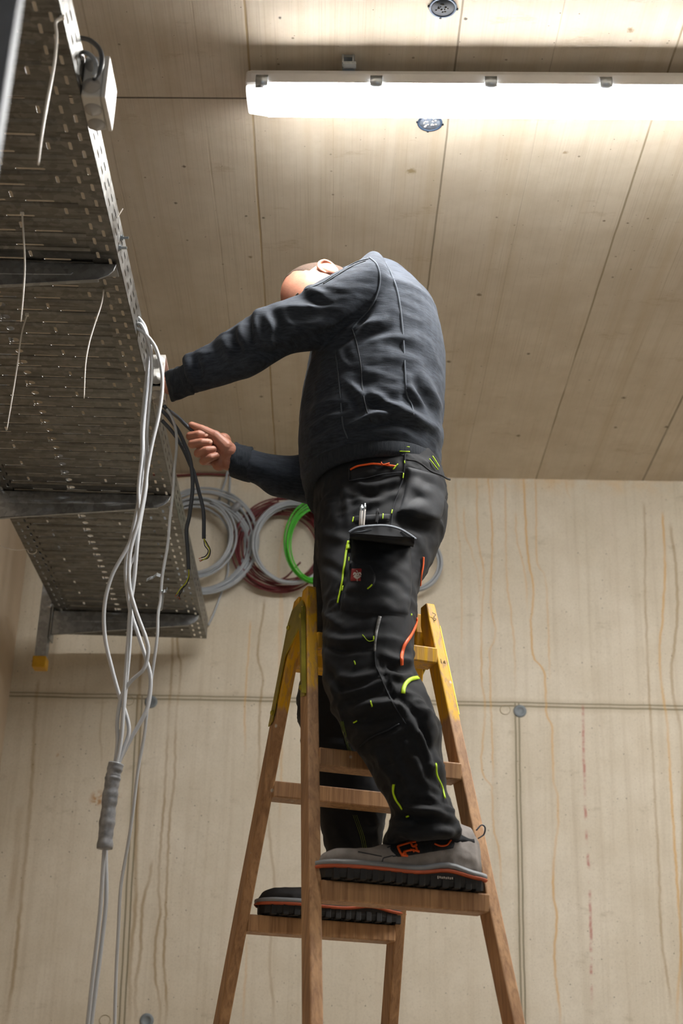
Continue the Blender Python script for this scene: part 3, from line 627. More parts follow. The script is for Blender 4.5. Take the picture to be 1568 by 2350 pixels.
# cable ties
def tie(label, pts, Y, r=.0025, head=True, auto=True):
    if auto: Y = atz(pts[0][0], pts[0][1], TZ-.002)[1]
    W = crom([at(p[0], p[1], Y) for p in pts], 8); V, Fc = tube(W, [r, r, r, r*.6], 8, flat=.7)
    root = tag(mk('cable_tie', V, Fc, M_tie), label, 'cable tie', 'white cable ties hanging from the tray')
    if head: mk('tie_head', *boxm(W[0], AX, (.007, .006, .006)), M_tie, root, smooth=False)
tie('thick blurred white cable tie tail hanging from the tray rim at the top left', [(143,40),(128,52),(130,85),(124,150),(108,235),(96,310),(88,378)], 1.62, .0034)
tie('white cable tie tail hanging in front of the dark upper bracket', [(51,490),(54,540),(57,610),(53,680),(48,738)], 2.2)
tie('white cable tie tail starting at the tray holes and slanting far down left', [(62,722),(50,765),(38,850),(25,930),(16,985)], 2.55)
tie('white cable tie tail curving down in the middle of the tray below the upper bracket', [(238,665),(232,700),(217,745),(204,790),(196,840),(193,914)], 2.5, head=False)
tie('short white cable tie end poking up at the outer tray rim', [(268,500),(276,488),(282,479)], 2.38, .0016, False, False)
tie('thin pale loop of cable tie at the left edge before the wall', [(-8,1246),(10,1256),(36,1262),(62,1261)], 4.0, .0016, False, False)
tie('small pale loop closed round the tray side edge at the left', [(63,1262),(67,1269),(76,1271),(84,1266),(83,1258)], 3.95, .0016, False, True)

# ------------------------------------------------------------------ cable coils on the back wall
def coil(name, label, c, rx, ry, turns, r, mat, spread=.05, Y=4.955, tails=(), ties=(), seed=1, grp='cable coils hung on the back wall'):
    rg = np.random.default_rng(seed); cc = atw(c[0], c[1], Y); s_ = 1/ (FPX/(WALL_Y*1.09)); rx *= s_; ry *= s_
    P = []; N = 44
    amp = rg.uniform(-1, 1, (turns+2, 4))
    for k in range(turns*N+1):
        u = k/N; i = int(u); f = u-i; f = f*f*(3-2*f); a = amp[i]*(1-f)+amp[i+1]*f; th = 2*math.pi*u+1.2
        P.append(cc+np.array([(rx*(1+spread*a[0]))*math.cos(th)+a[1]*spread*.5*rx, -.004-abs(a[2])*.022-.010*((i*7) % 5)/5, (ry*(1+spread*a[0]))*math.sin(th)+a[3]*spread*.5*ry]))
    o = tag(mk(name, *tube(P, r, 7), mat), label, 'cable coil', grp)
    for t_ in tails: mk('cable_tail', *tube(crom([atw(x, y, Y+.02) for x, y in t_], 8), r, 7), mat, o)
    for th in ties:
        q = cc+np.array([rx*math.cos(th), -.012, ry*math.sin(th)]); tn = np.array([-math.sin(th), 0, math.cos(th)])
        mk('tape_band', *tube([q-tn*.012, q+tn*.012], .026, 10), M_tape if th < 5 else M_cabc, o)
    return o
coil('cable_coil', 'large light grey cable coil on the wall beside the tray end', (460, 1250), 118, 120, 10, .0044, M_cabc, .15, seed=3, tails=([(523,1082),(517,1105),(508,1130),(504,1150),(512,1170)],), ties=(.85, 4.75))
coil('cable_coil', 'second light grey cable coil hanging on the inner left loops of the large one', (446, 1240), 88, 92, 5, .0044, M_cabc, .10, Y=4.93, seed=9)
coil('cable_coil', 'dark red cable coil behind the light grey coils', (645, 1255), 96, 100, 13, .0032, M_red, .17, Y=4.975, seed=5, tails=([(640,1130),(638,1150),(650,1175)], [(565,1290),(640,1330),(690,1290)]))
coil('cable_coil', 'tidy light grey cable coil between the red coil and the worker', (672, 1248), 86, 96, 9, .0044, M_cabc, .06, Y=4.93, seed=11, ties=(1.25,))
coil('cable_coil', 'bright green cable coil just left of the worker', (728, 1250), 66, 92, 8, .0031, M_green, .17, Y=4.90, seed=14)
coil('cable_coil', 'pale grey cable coil showing right of the worker', (945, 1295), 62, 62, 8, .0040, M_cabc, .08, Y=4.95, seed=21)
tag(mk('red_cable', *tube(crom([atw(x, y, 4.985) for x, y in ((300, 1088), (400, 1091), (470, 1088), (540, 1091), (620, 1090), (700, 1094))], 8), .0042, 7), M_red), 'dark red cable running along the top of the back wall', 'cable')
tag(mk('grey_cable', *tube(crom([atw(x, y, 4.985) for x, y in ((529, 1078), (528, 1100), (526, 1140), (525, 1180), (524, 1300), (518, 1330), (505, 1370), (490, 1410), (478, 1435))], 8), .0042, 7), M_cabc), 'thin grey cable hanging down the back wall behind the large coil', 'cable')
tag(mk('cable_clamp', *merge([boxm(atw(452, 1066, 4.97), AX, (.022, .03, .014)), lathe([(.012, 0), (.012, .008), (.004, .010)], atw(447, 1052, 4.96), (0, -1, 0), 10)]), M_zinc, smooth=False), 'small metal clamp at the ceiling edge beside the gripping hand', 'clamp')

# ------------------------------------------------------------------ ladder
LC = np.array([.058, 3.041, 1.108]); AL = .318; KL = .337; W0, W1 = .140, .060; ZT, SPC = .989, .274
rv = np.array([math.cos(AL), math.sin(AL), 0]); nv = np.array([math.sin(AL), -math.cos(AL), 0]); zv = np.array([0, 0, 1.])
def lpt(side, s, z, off=0, so=0):
    k = KL*(LC[2]-z)
    return np.array([LC[0], LC[1], 0])+rv*(s*(W0+W1*(LC[2]-z))+so)+nv*((k+.022)*side+off)+zv*z
lad = thing('step_ladder', 'wooden double step ladder with yellow painted top under the worker', 'ladder', (LC[0], LC[1], FLOOR_Z))
SW, SD = .0245, .052
for side in (1, -1):
    for s in (-1, 1):
        zb, zt_ = FLOOR_Z, LC[2]-(.0 if side == 1 else .004)
        b, t_ = lpt(side, s, zb), lpt(side, s, zt_)
        V = []
        secs = [(b, 1, 1), (lpt(side, s, zt_-.045), 1, 1), (t_, .62 if s < 0 else .62, .86)]
        for c_, kw, kd in secs:
            sh = (1-kw)*SD/2*(1)
            for a, e in ((-1, -1), (1, -1), (1, 1), (-1, 1)):
                dd = nv*e*SD/2
                if kw < 1 and e*side < 0: dd = dd*(.35)
                V.append(c_+rv*a*SW/2*kd+dd)
        V = np.array(V); V[:4, 2] = zb
        Fc = [(3, 2, 1, 0)]+[(i*4+j, i*4+(j+1) % 4, (i+1)*4+(j+1) % 4, (i+1)*4+j) for i in range(2) for j in range(4)]+[(8, 9, 10, 11)]
        bevel(mk('stile', V, Fc, M_wood, lad, smooth=False), .003, 2, 25)
    for i in range(8):
        z = ZT-SPC*i
        if z < FLOOR_Z+.04: break
        hgt, dpt = (.036, .056)
        c_ = lpt(side, 0, z-hgt/2); L = 2*(W0+W1*(LC[2]-z))-SW+.006
        bevel(mk('rung', *boxm(c_, (rv, nv, zv), (L, dpt, hgt)), M_wood, lad, smooth=False), .003, 2)
# steel hinge plates on both flanks, riveted to the stiles
for s in (-1, 1):
    so = s*(SW/2+.0015)
    def hp(side, z, e): return lpt(side, s, z, e, so)
    zt_ = LC[2]-.035
    prof = [hp(1, zt_-.24, .020), hp(1, zt_-.02, .020), hp(1, zt_+.004, .004), hp(-1, zt_+.004, -.004), hp(-1, zt_-.02, -.020), hp(-1, zt_-.24, -.020), hp(-1, zt_-.235, .010), hp(-1, zt_-.10, .012), hp(1, zt_-.06, -.02), hp(1, zt_-.10, -.012), hp(1, zt_-.235, -.010)]
    o = mk('hinge_plate', *prism(prof, rv*s*.003), M_pass, lad, smooth=False); bevel(o, .001)
    for side in (1, -1):
        for z in (zt_-.035, zt_-.215):
            mk('rivet', *lathe([(.0065, 0), (.006, .003), (.0035, .005), (.001, .0055)], hp(side, z, 0)+rv*s*.003, rv*s, 12), M_pass, o)
    fl = [hp(1, zt_-.235, .021), hp(1, zt_-.02, .021)]
    if s < 0: mk('folded_edge', *prism([fl[0], fl[1], fl[1]+rv*s*.010, fl[0]+rv*s*.010], nv*.002), M_pass, o, smooth=False)
#PART2
# ------------------------------------------------------------------ the worker on the ladder
def ring(l, r, Yc, hd, n=40, e=2.25, tz=0.):
    """closed section through two outline points at depth Yc, hd deep to either side"""
    A, B = at(l[0], l[1], Yc), at(r[0], r[1], Yc); c = (A+B)/2; a1 = (B-A)/2; a2 = np.array([0, hd, tz])
    t = np.linspace(0, 2*math.pi, n, endpoint=False); ct, st = np.cos(t), np.sin(t)
    k = np.sign(ct)*np.abs(ct)**(2/e); m = np.sign(st)*np.abs(st)**(2/e)
    return c+k[:, None]*a1+m[:, None]*a2
def loft(rings, cap=True):
    n = len(rings[0]); V = np.concatenate(rings); m = len(rings)
    Fc = [(i*n+j, i*n+(j+1) % n, (i+1)*n+(j+1) % n, (i+1)*n+j) for i in range(m-1) for j in range(n)]
    if cap: Fc += [tuple(range(n))[::-1], tuple((m-1)*n+j for j in range(n))]
    return V, Fc
def dense(L, k=4):                                    # smooth in-between sections of a ring table
    T = np.array([[a[0], a[1], b[0], b[1], Y, h] for a, b, Y, h in L], float); D = crom(list(T), k)
    return [((d[0], d[1]), (d[2], d[3]), d[4], d[5]) for d in D]
def limb(L, k=4, e=2.2): return loft([ring(*r, e=e) for r in dense(L, k)])
def segd(Q, pts):                                     # pixel distance to a stroke, and place along it
    best = np.full(len(Q), 1e9); par = np.zeros(len(Q)); P = crom([np.array(p, float) for p in pts], 5); n = len(P)-1
    for i in range(n):
        a, b = P[i], P[i+1]; ab = b-a; t = np.clip(((Q-a)@ab)/(ab@ab+1e-9), 0, 1); d = np.linalg.norm(Q-a-t[:, None]*ab, axis=1)
        m = d < best; best[m] = d[m]; par[m] = (i+t[m])/n
    return best, par
def sculpt(me, folds, seed=0, noise=()):
    V = co(me); N = vn(me); Q = proj(V); face = np.clip(-(N*V).sum(1)/np.linalg.norm(V, axis=1), -1, 1)
    f = np.clip((face+.15)/.4, 0, 1); D = np.zeros(len(V))
    for pts, wpx, amp in folds:
        d, par = segd(Q, pts); taper = np.sin(np.pi*np.clip(par*.94+.03, 0, 1))**.6
        x = d/wpx; D += amp*taper*(np.exp(-x*x)-.35*np.exp(-(x-1.8)**2))*f
    for sc, amp, an, gate in noise:
        P = V*np.array(an)*sc+seed; P = P+.35*vnoise(V*9+seed)[:, None]
        n = 1-2*np.abs(vnoise(P)); g = np.clip(.5+vnoise(V*gate+seed*2), 0, 1) if gate else 1
        D += amp*n*g
    setco(me, V+N*D[:, None])
def bvh(o):
    me = o.data; V = co(me)+np.array(o.matrix_basis.translation)*0
    return BVHTree.FromPolygons([Vector(v) for v in V], [tuple(p.vertices) for p in me.polygons])
class Skin:
    """finds points on a body or garment along the sight line, so seams and trims lie on the cloth"""
    def __init__(s, o): s.b = bvh(o); s.last = None
    def hit(s, x, y):
        d = Vector(nrm(px(x, y))); loc, nr, i, t = s.b.ray_cast(Vector((0, 0, 0)), d)
        if loc is None:
            q = s.last if s.last else (Vector(at(x, y, 2.9)), Vector((0, -1, 0))); dd = (q[0].length); return np.array(d*dd), np.array(q[1])
        if nr.dot(d) > 0: nr = -nr
        s.last = (loc, nr); return np.array(loc), np.array(nr)
def ribbon(sk, pts, wd, th, mat, name, parent, lift=.0, n=6, wd2=None, smooth=2, label=None):
    P = crom([np.array(p, float) for p in pts], n); H = [sk.hit(*p) for p in P]
    X = np.array([h[0] for h in H]); N = np.array([h[1] for h in H])
    for _ in range(smooth):
        if len(X) > 3: X[1:-1] = (X[:-2]+2*X[1:-1]+X[2:])/4; N[1:-1] = (N[:-2]+2*N[1:-1]+N[2:])/4
    T = np.gradient(X, axis=0); V = []; m = len(X)
    for i in range(m):
        w_ = wd if wd2 is None else wd+(wd2-wd)*i/(m-1)
        nn = nrm(N[i]); sd = nrm(np.cross(T[i], nn)); b = X[i]+nn*lift
        V += [b-sd*w_/2-nn*th*.6, b-sd*w_*.42+nn*th, b+sd*w_*.42+nn*th, b+sd*w_/2-nn*th*.6]
    Fc = [(i*4+j, i*4+(j+1) % 4, i*4+4+(j+1) % 4, i*4+4+j) for i in range(m-1) for j in range(4)]+[(3, 2, 1, 0), tuple((m-1)*4+j for j in range(4))]
    o = mk(name, V, Fc, mat, parent)
    if label: o['label'] = label
    return o
def patch(sk, left, right, off, mat, name, parent, n=26, m=26, wr=.002, ws=40, puff=.5, label=None, sm=3):
    L = crom([np.array(p, float) for p in left], 8); R = crom([np.array(p, float) for p in right], 8)
    iL = np.linspace(0, len(L)-1, n); iR = np.linspace(0, len(R)-1, n)
    L = np.stack([np.interp(iL, np.arange(len(L)), L[:, k]) for k in (0, 1)], 1); R = np.stack([np.interp(iR, np.arange(len(R)), R[:, k]) for k in (0, 1)], 1)
    X = np.zeros((n, m, 3)); N = np.zeros((n, m, 3))
    for i in range(n):
        for j in range(m):
            X[i, j], N[i, j] = sk.hit(*(L[i]+(R[i]-L[i])*j/(m-1)))
    for _ in range(sm):
        X[1:-1, 1:-1] = (X[1:-1, 1:-1]*2+X[:-2, 1:-1]+X[2:, 1:-1]+X[1:-1, :-2]+X[1:-1, 2:])/6
        N[1:-1, 1:-1] = (N[1:-1, 1:-1]*2+N[:-2, 1:-1]+N[2:, 1:-1]+N[1:-1, :-2]+N[1:-1, 2:])/6
    N /= np.linalg.norm(N, axis=2)[:, :, None]+1e-9
    u = np.minimum(np.arange(n), np.arange(n)[::-1])[:, None]/(n/2); v = np.minimum(np.arange(m), np.arange(m)[::-1])[None, :]/(m/2)
    e = np.minimum(np.minimum(u, v)*6, 1)**.5; pf = 1+puff*np.sin(np.clip(u, 0, 1)*1.57)*np.sin(np.clip(v, 0, 1)*1.57)
    nz = vnoise((X*ws).reshape(-1, 3)*np.array([1, 1, 1.6])).reshape(n, m)*wr
    O_ = X+N*(-.002+(off*pf*e+nz*e)+.002*e)[:, :, None]
    V = O_.reshape(-1, 3); Fc = [(i*m+j, (i+1)*m+j, (i+1)*m+j+1, i*m+j+1) for i in range(n-1) for j in range(m-1)]
    bk = (X-N*.004).reshape(-1, 3); k = n*m; V = np.concatenate([V, bk]); Fc += [tuple(a+k for a in f[::-1]) for f in Fc]
    bd = [i*m for i in range(n)]+[(n-1)*m+j for j in range(1, m)]+[i*m+m-1 for i in range(n-2, -1, -1)]+[j for j in range(m-2, 0, -1)]
    Fc += [(bd[q], bd[(q+1) % len(bd)], bd[(q+1) % len(bd)]+k, bd[q]+k) for q in range(len(bd))]
    o = mk(name, V, Fc, mat, parent)
    if label: o['label'] = label
    return o
person = thing('person', 'person in navy sweatshirt and black work trousers standing on the ladder, reaching to the tray', 'person', (.13, 3.03, .44))

# ---- trousers
hips = [((730,1040),(992,1020),3.03,.155), ((722,1090),(1002,1065),3.03,.17), ((720,1140),(1015,1105),3.03,.186), ((722,1190),(1022,1150),3.03,.195), ((724,1240),(1016,1210),3.03,.19), ((728,1290),(990,1275),3.03,.165)]
near = [((728,1170),(1024,1160),2.955,.12), ((727,1230),(1019,1215),2.945,.125), ((731,1290),(990,1283),2.93,.125), ((740,1350),(958,1355),2.885,.116), ((744,1430),(953,1422),2.855,.106), ((741,1506),(948,1490),2.83,.100),
        ((745,1569),(957,1550),2.815,.096), ((764,1628),(982,1602),2.795,.090), ((797,1685),(1003,1655),2.78,.086), ((829,1727),(1011,1710),2.775,.082), ((857,1775),(1013,1760),2.772,.08), ((885,1824),(1020,1806),2.772,.078),
        ((900,1858),(1028,1846),2.775,.077), ((894,1895),(1043,1876),2.78,.079), ((883,1924),(1054,1900),2.785,.082), ((880,1943),(1055,1923),2.785,.080)]
far = [((732,1180),(985,1180),3.12,.11), ((723,1260),(960,1260),3.15,.115), ((722,1350),(905,1350),3.19,.11), ((722,1430),(885,1430),3.225,.10), ((708,1500),(868,1500),3.255,.095), ((690,1570),(852,1565),3.28,.09), ((686,1640),(850,1630),3.30,.084),
       ((694,1710),(862,1705),3.315,.078), ((714,1790),(880,1785),3.325,.075), ((729,1860),(887,1858),3.325,.073), ((741,1915),(879,1915),3.32,.071), ((752,1970),(872,1970),3.315,.070), ((762,2045),(870,2045),3.31,.068)]
me = remesh(*merge([limb(hips, 4, 2.4), limb(near, 4, 2.3), limb(far, 4, 2.3)]), .0052, 5, 'trousers')
F = [([(725,1290),(760,1300),(800,1330)], 9, -.004), ([(728,1210),(760,1230),(800,1240)], 10, .004), ([(735,1400),(760,1420),(790,1440)], 9, .004),
 # thigh
 ([(745,1455),(780,1470),(830,1468),(862,1462)], 9, .006), ([(744,1480),(790,1490),(850,1486)], 8, -.006), ([(775,1560),(820,1560),(870,1545),(880,1535)], 10, .007), ([(745,1530),(790,1575),(850,1572)], 9, -.007),
 ([(790,1585),(840,1580),(880,1566),(900,1560)], 9, .007), ([(800,1635),(850,1620),(905,1620),(925,1632)], 11, .009), ([(800,1650),(850,1650),(910,1645)], 10, -.007), ([(765,1600),(790,1610),(830,1600)], 8, -.005),
 ([(870,1510),(885,1560),(905,1610),(925,1650)], 5, -.006), ([(905,1600),(930,1620),(960,1650),(985,1700)], 7, -.006), ([(925,1590),(960,1610),(985,1650),(1000,1700)], 9, .006), ([(930,1650),(960,1690),(980,1740),(990,1790)], 8, .006),
 ([(945,1640),(975,1690),(995,1750)], 6, -.005), ([(850,1700),(900,1690),(930,1670)], 8, .005), ([(870,1730),(900,1790),(930,1840)], 9, .005), ([(910,1700),(930,1760),(960,1820)], 9, -.005), ([(950,1730),(970,1790),(1000,1840)], 8, .006),
 ([(880,1500),(910,1515),(940,1515)], 8, .006), ([(880,1530),(910,1540),(945,1535)], 8, -.006), ([(890,1545),(920,1555),(948,1545)], 7, .005),
 # ankle
 ([(905,1835),(940,1855),(980,1862),(1028,1880)], 11, .010), ([(912,1862),(950,1878),(1000,1880),(1040,1895)], 9, -.010), ([(895,1885),(930,1885),(960,1875)], 8, .007), ([(905,1905),(950,1915),(1010,1910),(1048,1905)], 8, .007), ([(900,1925),(950,1932),(1000,1925)], 8, -.006),
 ([(960,1790),(985,1815),(1010,1830)], 8, -.006), ([(880,1830),(895,1860),(905,1880)], 7, -.004),
 # seat and hip
 ([(930,1190),(960,1170),(990,1180),(1005,1210)], 14, .008), ([(920,1195),(950,1205),(985,1225)], 12, -.012), ([(905,1180),(940,1140),(960,1100)], 8, .004), ([(940,1110),(975,1140),(1000,1175)], 9, .005), ([(810,1110),(860,1115),(915,1100)], 8, .005), ([(820,1130),(870,1140),(910,1120)], 8, -.005),
 ([(835,1165),(880,1140),(915,1130)], 8, .005), ([(740,1120),(760,1160),(775,1230)], 12, .004), ([(790,1110),(795,1150),(795,1200)], 8, .004), ([(800,1060),(796,1090),(800,1120)], 7, -.005), ([(960,1240),(975,1280),(965,1330)], 10, .005),
 # far leg
 ([(745,1830),(790,1850),(830,1880)], 10, .006), ([(830,1890),(850,1900),(865,1890)], 8, .008), ([(780,1880),(800,1920),(820,1960)], 10, -.006)]
sculpt(me, F, 3, [(15, .0056, (1, 1, 1.8), 4), (38, .0026, (1, 1, 1.7), 7)])
trou = finish(me, 'trousers', M_trous, person); SKT = Skin(trou)
# ---- sweatshirt
tors = [((716,1128),(990,1108),3.035,.17), ((700,1118),(1003,1098),3.035,.195), ((688,1075),(1011,1062),3.03,.212), ((685,1010),(1015,992),3.03,.222), ((691,930),(1020,905),3.03,.225), ((704,865),(1022,845),3.03,.225), ((720,800),(1013,786),3.03,.224),
        ((742,745),(998,733),3.03,.222), ((765,705),(976,690),3.035,.214), ((788,672),(946,648),3.04,.196), ((805,648),(912,618),3.04,.165), ((820,632),(878,602),3.03,.11), ((832,624),(860,602),3.02,.06)]
slv = [((885,625),(925,760),2.905,.085), ((856,592),(890,745),2.885,.088), ((822,612),(845,752),2.87,.082), ((785,632),(800,768),2.86,.076), ((748,650),(757,782),2.855,.070), ((716,664),(727,792),2.852,.066), ((692,684),(700,797),2.85,.062), ((655,700),(665,806),2.85,.060), ((615,711),(628,826),2.855,.060),
       ((590,722),(603,843),2.86,.060), ((555,746),(572,860),2.87,.056), ((520,763),(540,868),2.89,.052), ((486,792),(508,878),2.91,.048), ((455,808),(478,885),2.93,.045), ((432,816),(452,892),2.945,.043), ((422,832),(440,897),2.955,.038)]
fslv = [((790,1030),(800,1150),3.24,.06), ((740,1035),(745,1160),3.23,.06), ((700,1046),(700,1150),3.21,.058), ((660,1050),(655,1140),3.195,.053), ((625,1046),(615,1128),3.18,.048), ((598,1040),(590,1112),3.165,.044), ((575,1032),(568,1102),3.155,.038)]
up_far = [at(872, 745, 3.16), at(840, 800, 3.26), at(810, 930, 3.27), at(785, 1090, 3.24)]
me = remesh(*merge([loft([ring(*r, e=2.2, tz=r[3]*.42*min(1, max(0, (765-r[0][1])/100))) for r in dense(tors, 4)]), limb(slv, 4, 2.1), limb(fslv, 4, 2.1), tube(crom(up_far, 8), [.062, .07, .066, .06], 20)]), .0052, 7, 'sweat')
T1 = lambda *p: [(380+a/2.306, 560+b/2.306) for a, b in p]
F = [(T1((500,345),(478,400),(470,470)), 9, .008), (T1((455,400),(440,470),(450,560)), 10, -.010), (T1((400,430),(420,500),(440,560)), 9, .009), (T1((345,460),(365,520),(400,580)), 9, -.008), (T1((300,500),(330,560),(350,620)), 9, .006), (T1((245,520),(270,580),(290,650)), 9, -.005),
 (T1((190,560),(215,620),(240,690)), 9, .005), (T1((110,600),(125,650),(135,720)), 9, .008), (T1((150,590),(170,660),(190,730)), 8, -.006), (T1((560,350),(600,420),(610,520)), 12, -.006), (T1((520,360),(560,440),(560,560)), 10, .006),
 (T1((480,500),(560,520),(640,500)), 10, .006), (T1((470,560),(540,580),(620,560)), 10, -.006), (T1((700,240),(780,250),(840,280)), 10, .005), (T1((690,270),(760,280),(830,310)), 10, -.006), (T1((640,330),(720,350),(800,350)), 12, .004),
 (T1((640,480),(760,440),(880,380),(1000,320)), 18, .006), (T1((700,520),(850,470),(980,400),(1080,330)), 14, -.007), (T1((900,560),(960,500),(1030,420),(1080,350)), 9, -.010), (T1((930,500),(980,460),(1020,400)), 10, .006),
 (T1((1000,480),(1060,430),(1150,400)), 10, .005), (T1((1010,520),(1080,480),(1180,460)), 9, -.004), (T1((940,580),(980,640),(1040,700)), 9, -.005), (T1((920,560),(950,620),(1010,660)), 8, .006),
 # waist gathers
 (T1((940,720),(1000,760),(1040,820),(1060,880)), 10, .007), (T1((950,780),(1000,830),(1040,890)), 9, -.006), (T1((1060,780),(1130,820),(1200,850),(1280,860)), 10, .007), (T1((1060,830),(1130,860),(1210,890)), 9, -.007), (T1((1080,900),(1160,880),(1260,890),(1340,930),(1420,980),(1450,1040)), 12, .012),
 (T1((1000,960),(1080,920),(1180,910)), 10, .008), (T1((950,1010),(1050,965),(1160,945),(1260,950),(1340,1000)), 9, -.008), (T1((1280,700),(1300,780),(1350,840),(1400,900)), 9, .006), (T1((1310,740),(1360,800),(1400,860),(1440,900)), 9, -.006), (T1((1330,680),(1390,740),(1430,820),(1450,880)), 9, .005),
 (T1((790,880),(850,840),(920,820)), 9, .005), (T1((780,940),(850,890),(930,870)), 9, -.005), (T1((760,1000),(840,930),(930,900)), 10, .006), (T1((740,1060),(810,990),(900,950)), 9, -.005), (T1((730,1120),(800,1050),(900,1000)), 10, .006), (T1((720,1180),(790,1120),(880,1060)), 10, -.005),
 (T1((720,1230),(800,1190),(880,1120)), 10, .006), (T1((790,700),(795,800),(780,900)), 9, .004), (T1((800,560),(790,680),(780,800),(760,900)), 12, -.005),
 # back
 (T1((1200,480),(1290,500),(1380,540)), 12, .003), (T1((1180,600),(1280,610),(1400,640)), 12, .003), (T1((1300,600),(1380,640),(1440,700)), 12, -.003)]
sculpt(me, F, 11, [(13, .0032, (.7, .7, 2.4), 4), (44, .0020, (.5, .5, 2.2), 6)])
swt = finish(me, 'sweatshirt', M_sweat, person); SKS = Skin(swt)
# ribbed hem and cuffs
V, Fc = loft([ring(*r, n=90, e=2.2) for r in (((699,1104),(1006,1084),3.035,.199), ((698,1116),(1008,1094),3.035,.206), ((700,1134),(1007,1112),3.035,.206), ((706,1145),(1001,1124),3.035,.200), ((716,1140),(990,1118),3.035,.180))])
mk('hem_band', V, Fc, M_rib, swt)
me = remesh(*limb([((430,832),(446,900),2.955,.036), ((418,843),(434,903),2.965,.034), ((404,848),(421,908),2.98,.033), ((386,855),(403,916),3.0,.033), ((377,858),(393,918),3.02,.031)], 4), .003, 2); sculpt(me, [], 2, [(60, .0015, (1, 1, 1), 0)]); finish(me, 'cuff', M_rib, swt)
me = remesh(*limb([((582,1031),(574,1104),3.16,.040), ((565,1028),(553,1098),3.153,.039), ((549,1022),(533,1092),3.148,.039), ((541,1018),(526,1088),3.145,.039)], 4), .003, 2); sculpt(me, [], 4, [(60, .0015, (1, 1, 1), 0)]); finish(me, 'cuff', M_rib, swt)
# collar
cA = crom([at(850, 655, 3.04), at(818, 655, 3.03), at(796, 660, 3.02)], 5); mk('collar', *tube(cA, [.054, .052, .050], 26), M_sweat, swt)
for pts, wd, mt in ((T1((1080,72),(1120,110),(1136,180),(1122,260),(1085,340),(1025,405),(988,450)), .0052, M_seam), (T1((988,450),(1010,520),(1035,650),(1045,800),(1075,910),(1090,940)), .0036, M_seamd),
    (T1((1165,100),(1200,170),(1232,270),(1255,450),(1266,650),(1276,800),(1303,850),(1312,905)), .0058, M_seam), (T1((900,565),(915,700),(930,850),(940,960),(965,1030)), .005, M_seam), (T1((1075,78),(1000,100),(900,160),(830,205),(740,240)), .0048, M_seam),
    (T1((1060,90),(990,118),(900,172),(835,212)), .0022, M_seamd)):
    ribbon(SKS, pts, wd*.8, .0010, mt, 'seam', swt, .0006, 7, None, 4)
# ---- pockets and trims of the trousers
T5 = lambda *p: [(640+a/3.564, 950+b/3.564) for a, b in p]; T6 = lambda *p: [(600+a/3.015, 1320+b/3.015) for a, b in p]
bp = patch(SKT, [(931,1068),(928,1110),(920,1150),(908,1180)], [(1010,1090),(1022,1120),(1019,1160),(1010,1200)], .007, M_pock, 'hanging_pocket', trou, 24, 24, .004, 26, .9)
SKT2 = SKT
cp = patch(SKT, [(806,1232),(802,1290),(790,1350),(777,1402)], [(944,1246),(946,1300),(946,1360),(938,1416)], .007, M_pock, 'cargo_pocket', trou, 40, 40, .0045, 34, .9); SKC = Skin(cp)
sp = patch(SKC, [(803,1284),(800,1310),(796,1340),(791,1362)], [(850,1296),(864,1318),(861,1342),(842,1363)], .003, M_pock, 'phone_pocket', trou, 22, 22, .0012, 60, .5)
fl = patch(SKC, [(802,1222),(803,1234)], [(951,1232),(951,1252)], .004, M_pock, 'pocket_flap', trou, 6, 24, .0008, 50, .2)
def rib_(sk, pts, wpx, mat, nm, lift=.0016, w2=None, label=None): return ribbon(sk, pts, wpx/1080, .0013, mat, nm, trou, lift, 7, None if w2 is None else w2/1080, 2, label)
rib_(SKC, T5((568,985),(640,945),(760,930),(880,930),(980,955),(1060,1000),(1115,1040)), 9, M_grey, 'flap_edge', .005)
rib_(SKC, T5((590,990),(660,985),(750,968)), 6, M_grey, 'flap_edge', .006); rib_(SKC, T5((985,985),(1040,1030),(1100,1050)), 7, M_grey, 'flap_edge', .006)
rib_(SKT, T5((575,1045),(560,1120),(548,1200),(535,1300),(520,1400),(500,1500),(490,1550)), 6.5, M_neon, 'neon_zip', .003, 3.5)
rib_(SKT, T5((572,1085),(575,1115)), 10, M_neon, 'zip_pull', .005)
rib_(SKT, T5((590,460),(640,432),(720,415),(800,412),(860,420),(960,432)), 5, M_orange, 'orange_zip', .002); rib_(SKT, T5((838,405),(858,425),(905,412)), 3, M_orange, 'zip_pull', .005)
rib_(SKT, T5((582,445),(583,520),(590,548),(700,530),(850,495),(1005,482),(1020,490)), 2.4, M_seamd, 'pocket_seam', .002)
rib_(SKT, T5((1030,330),(1028,400),(1015,520),(985,620),(945,740),(925,860),(918,925)), 2.6, M_seamd, 'side_seam', .002)
rib_(SKT, T5((1040,395),(1120,400),(1200,470),(1300,510),(1370,545)), 5, M_velcro, 'frayed_edge', .009)
for a, b in (((1027,390),(1029,412)), ((1017,490),(1010,530)), ((615,850),(608,890)), ((853,822),(850,865)), ((930,792),(922,822)), ((545,1432),(538,1462)), ((588,1200),(585,1230)), ((1050,1645),(1050,1660)), ((972,415),(935,460))): rib_(SKT, T5(a, b), 2.6, M_neon, 'bar_tack', .010 if a[1] > 1100 else .003)
rib_(SKC, T5((730,1450),(755,1430),(765,1415)), 2.5, M_neon, 'bar_tack', .010)
lb = patch(SKT, T5((905,195),(835,262)), T5((1085,200),(1088,262)), .004, M_velcro, 'waist_label', trou, 8, 14, .0005, 40, .2)
SKL = Skin(lb); rib_(SKL, T5((905,205),(850,250)), 1.6, M_orange, 'label_stitch', .002); rib_(SKL, T5((990,205),(1045,235)), 1.6, M_orange, 'label_stitch', .002)
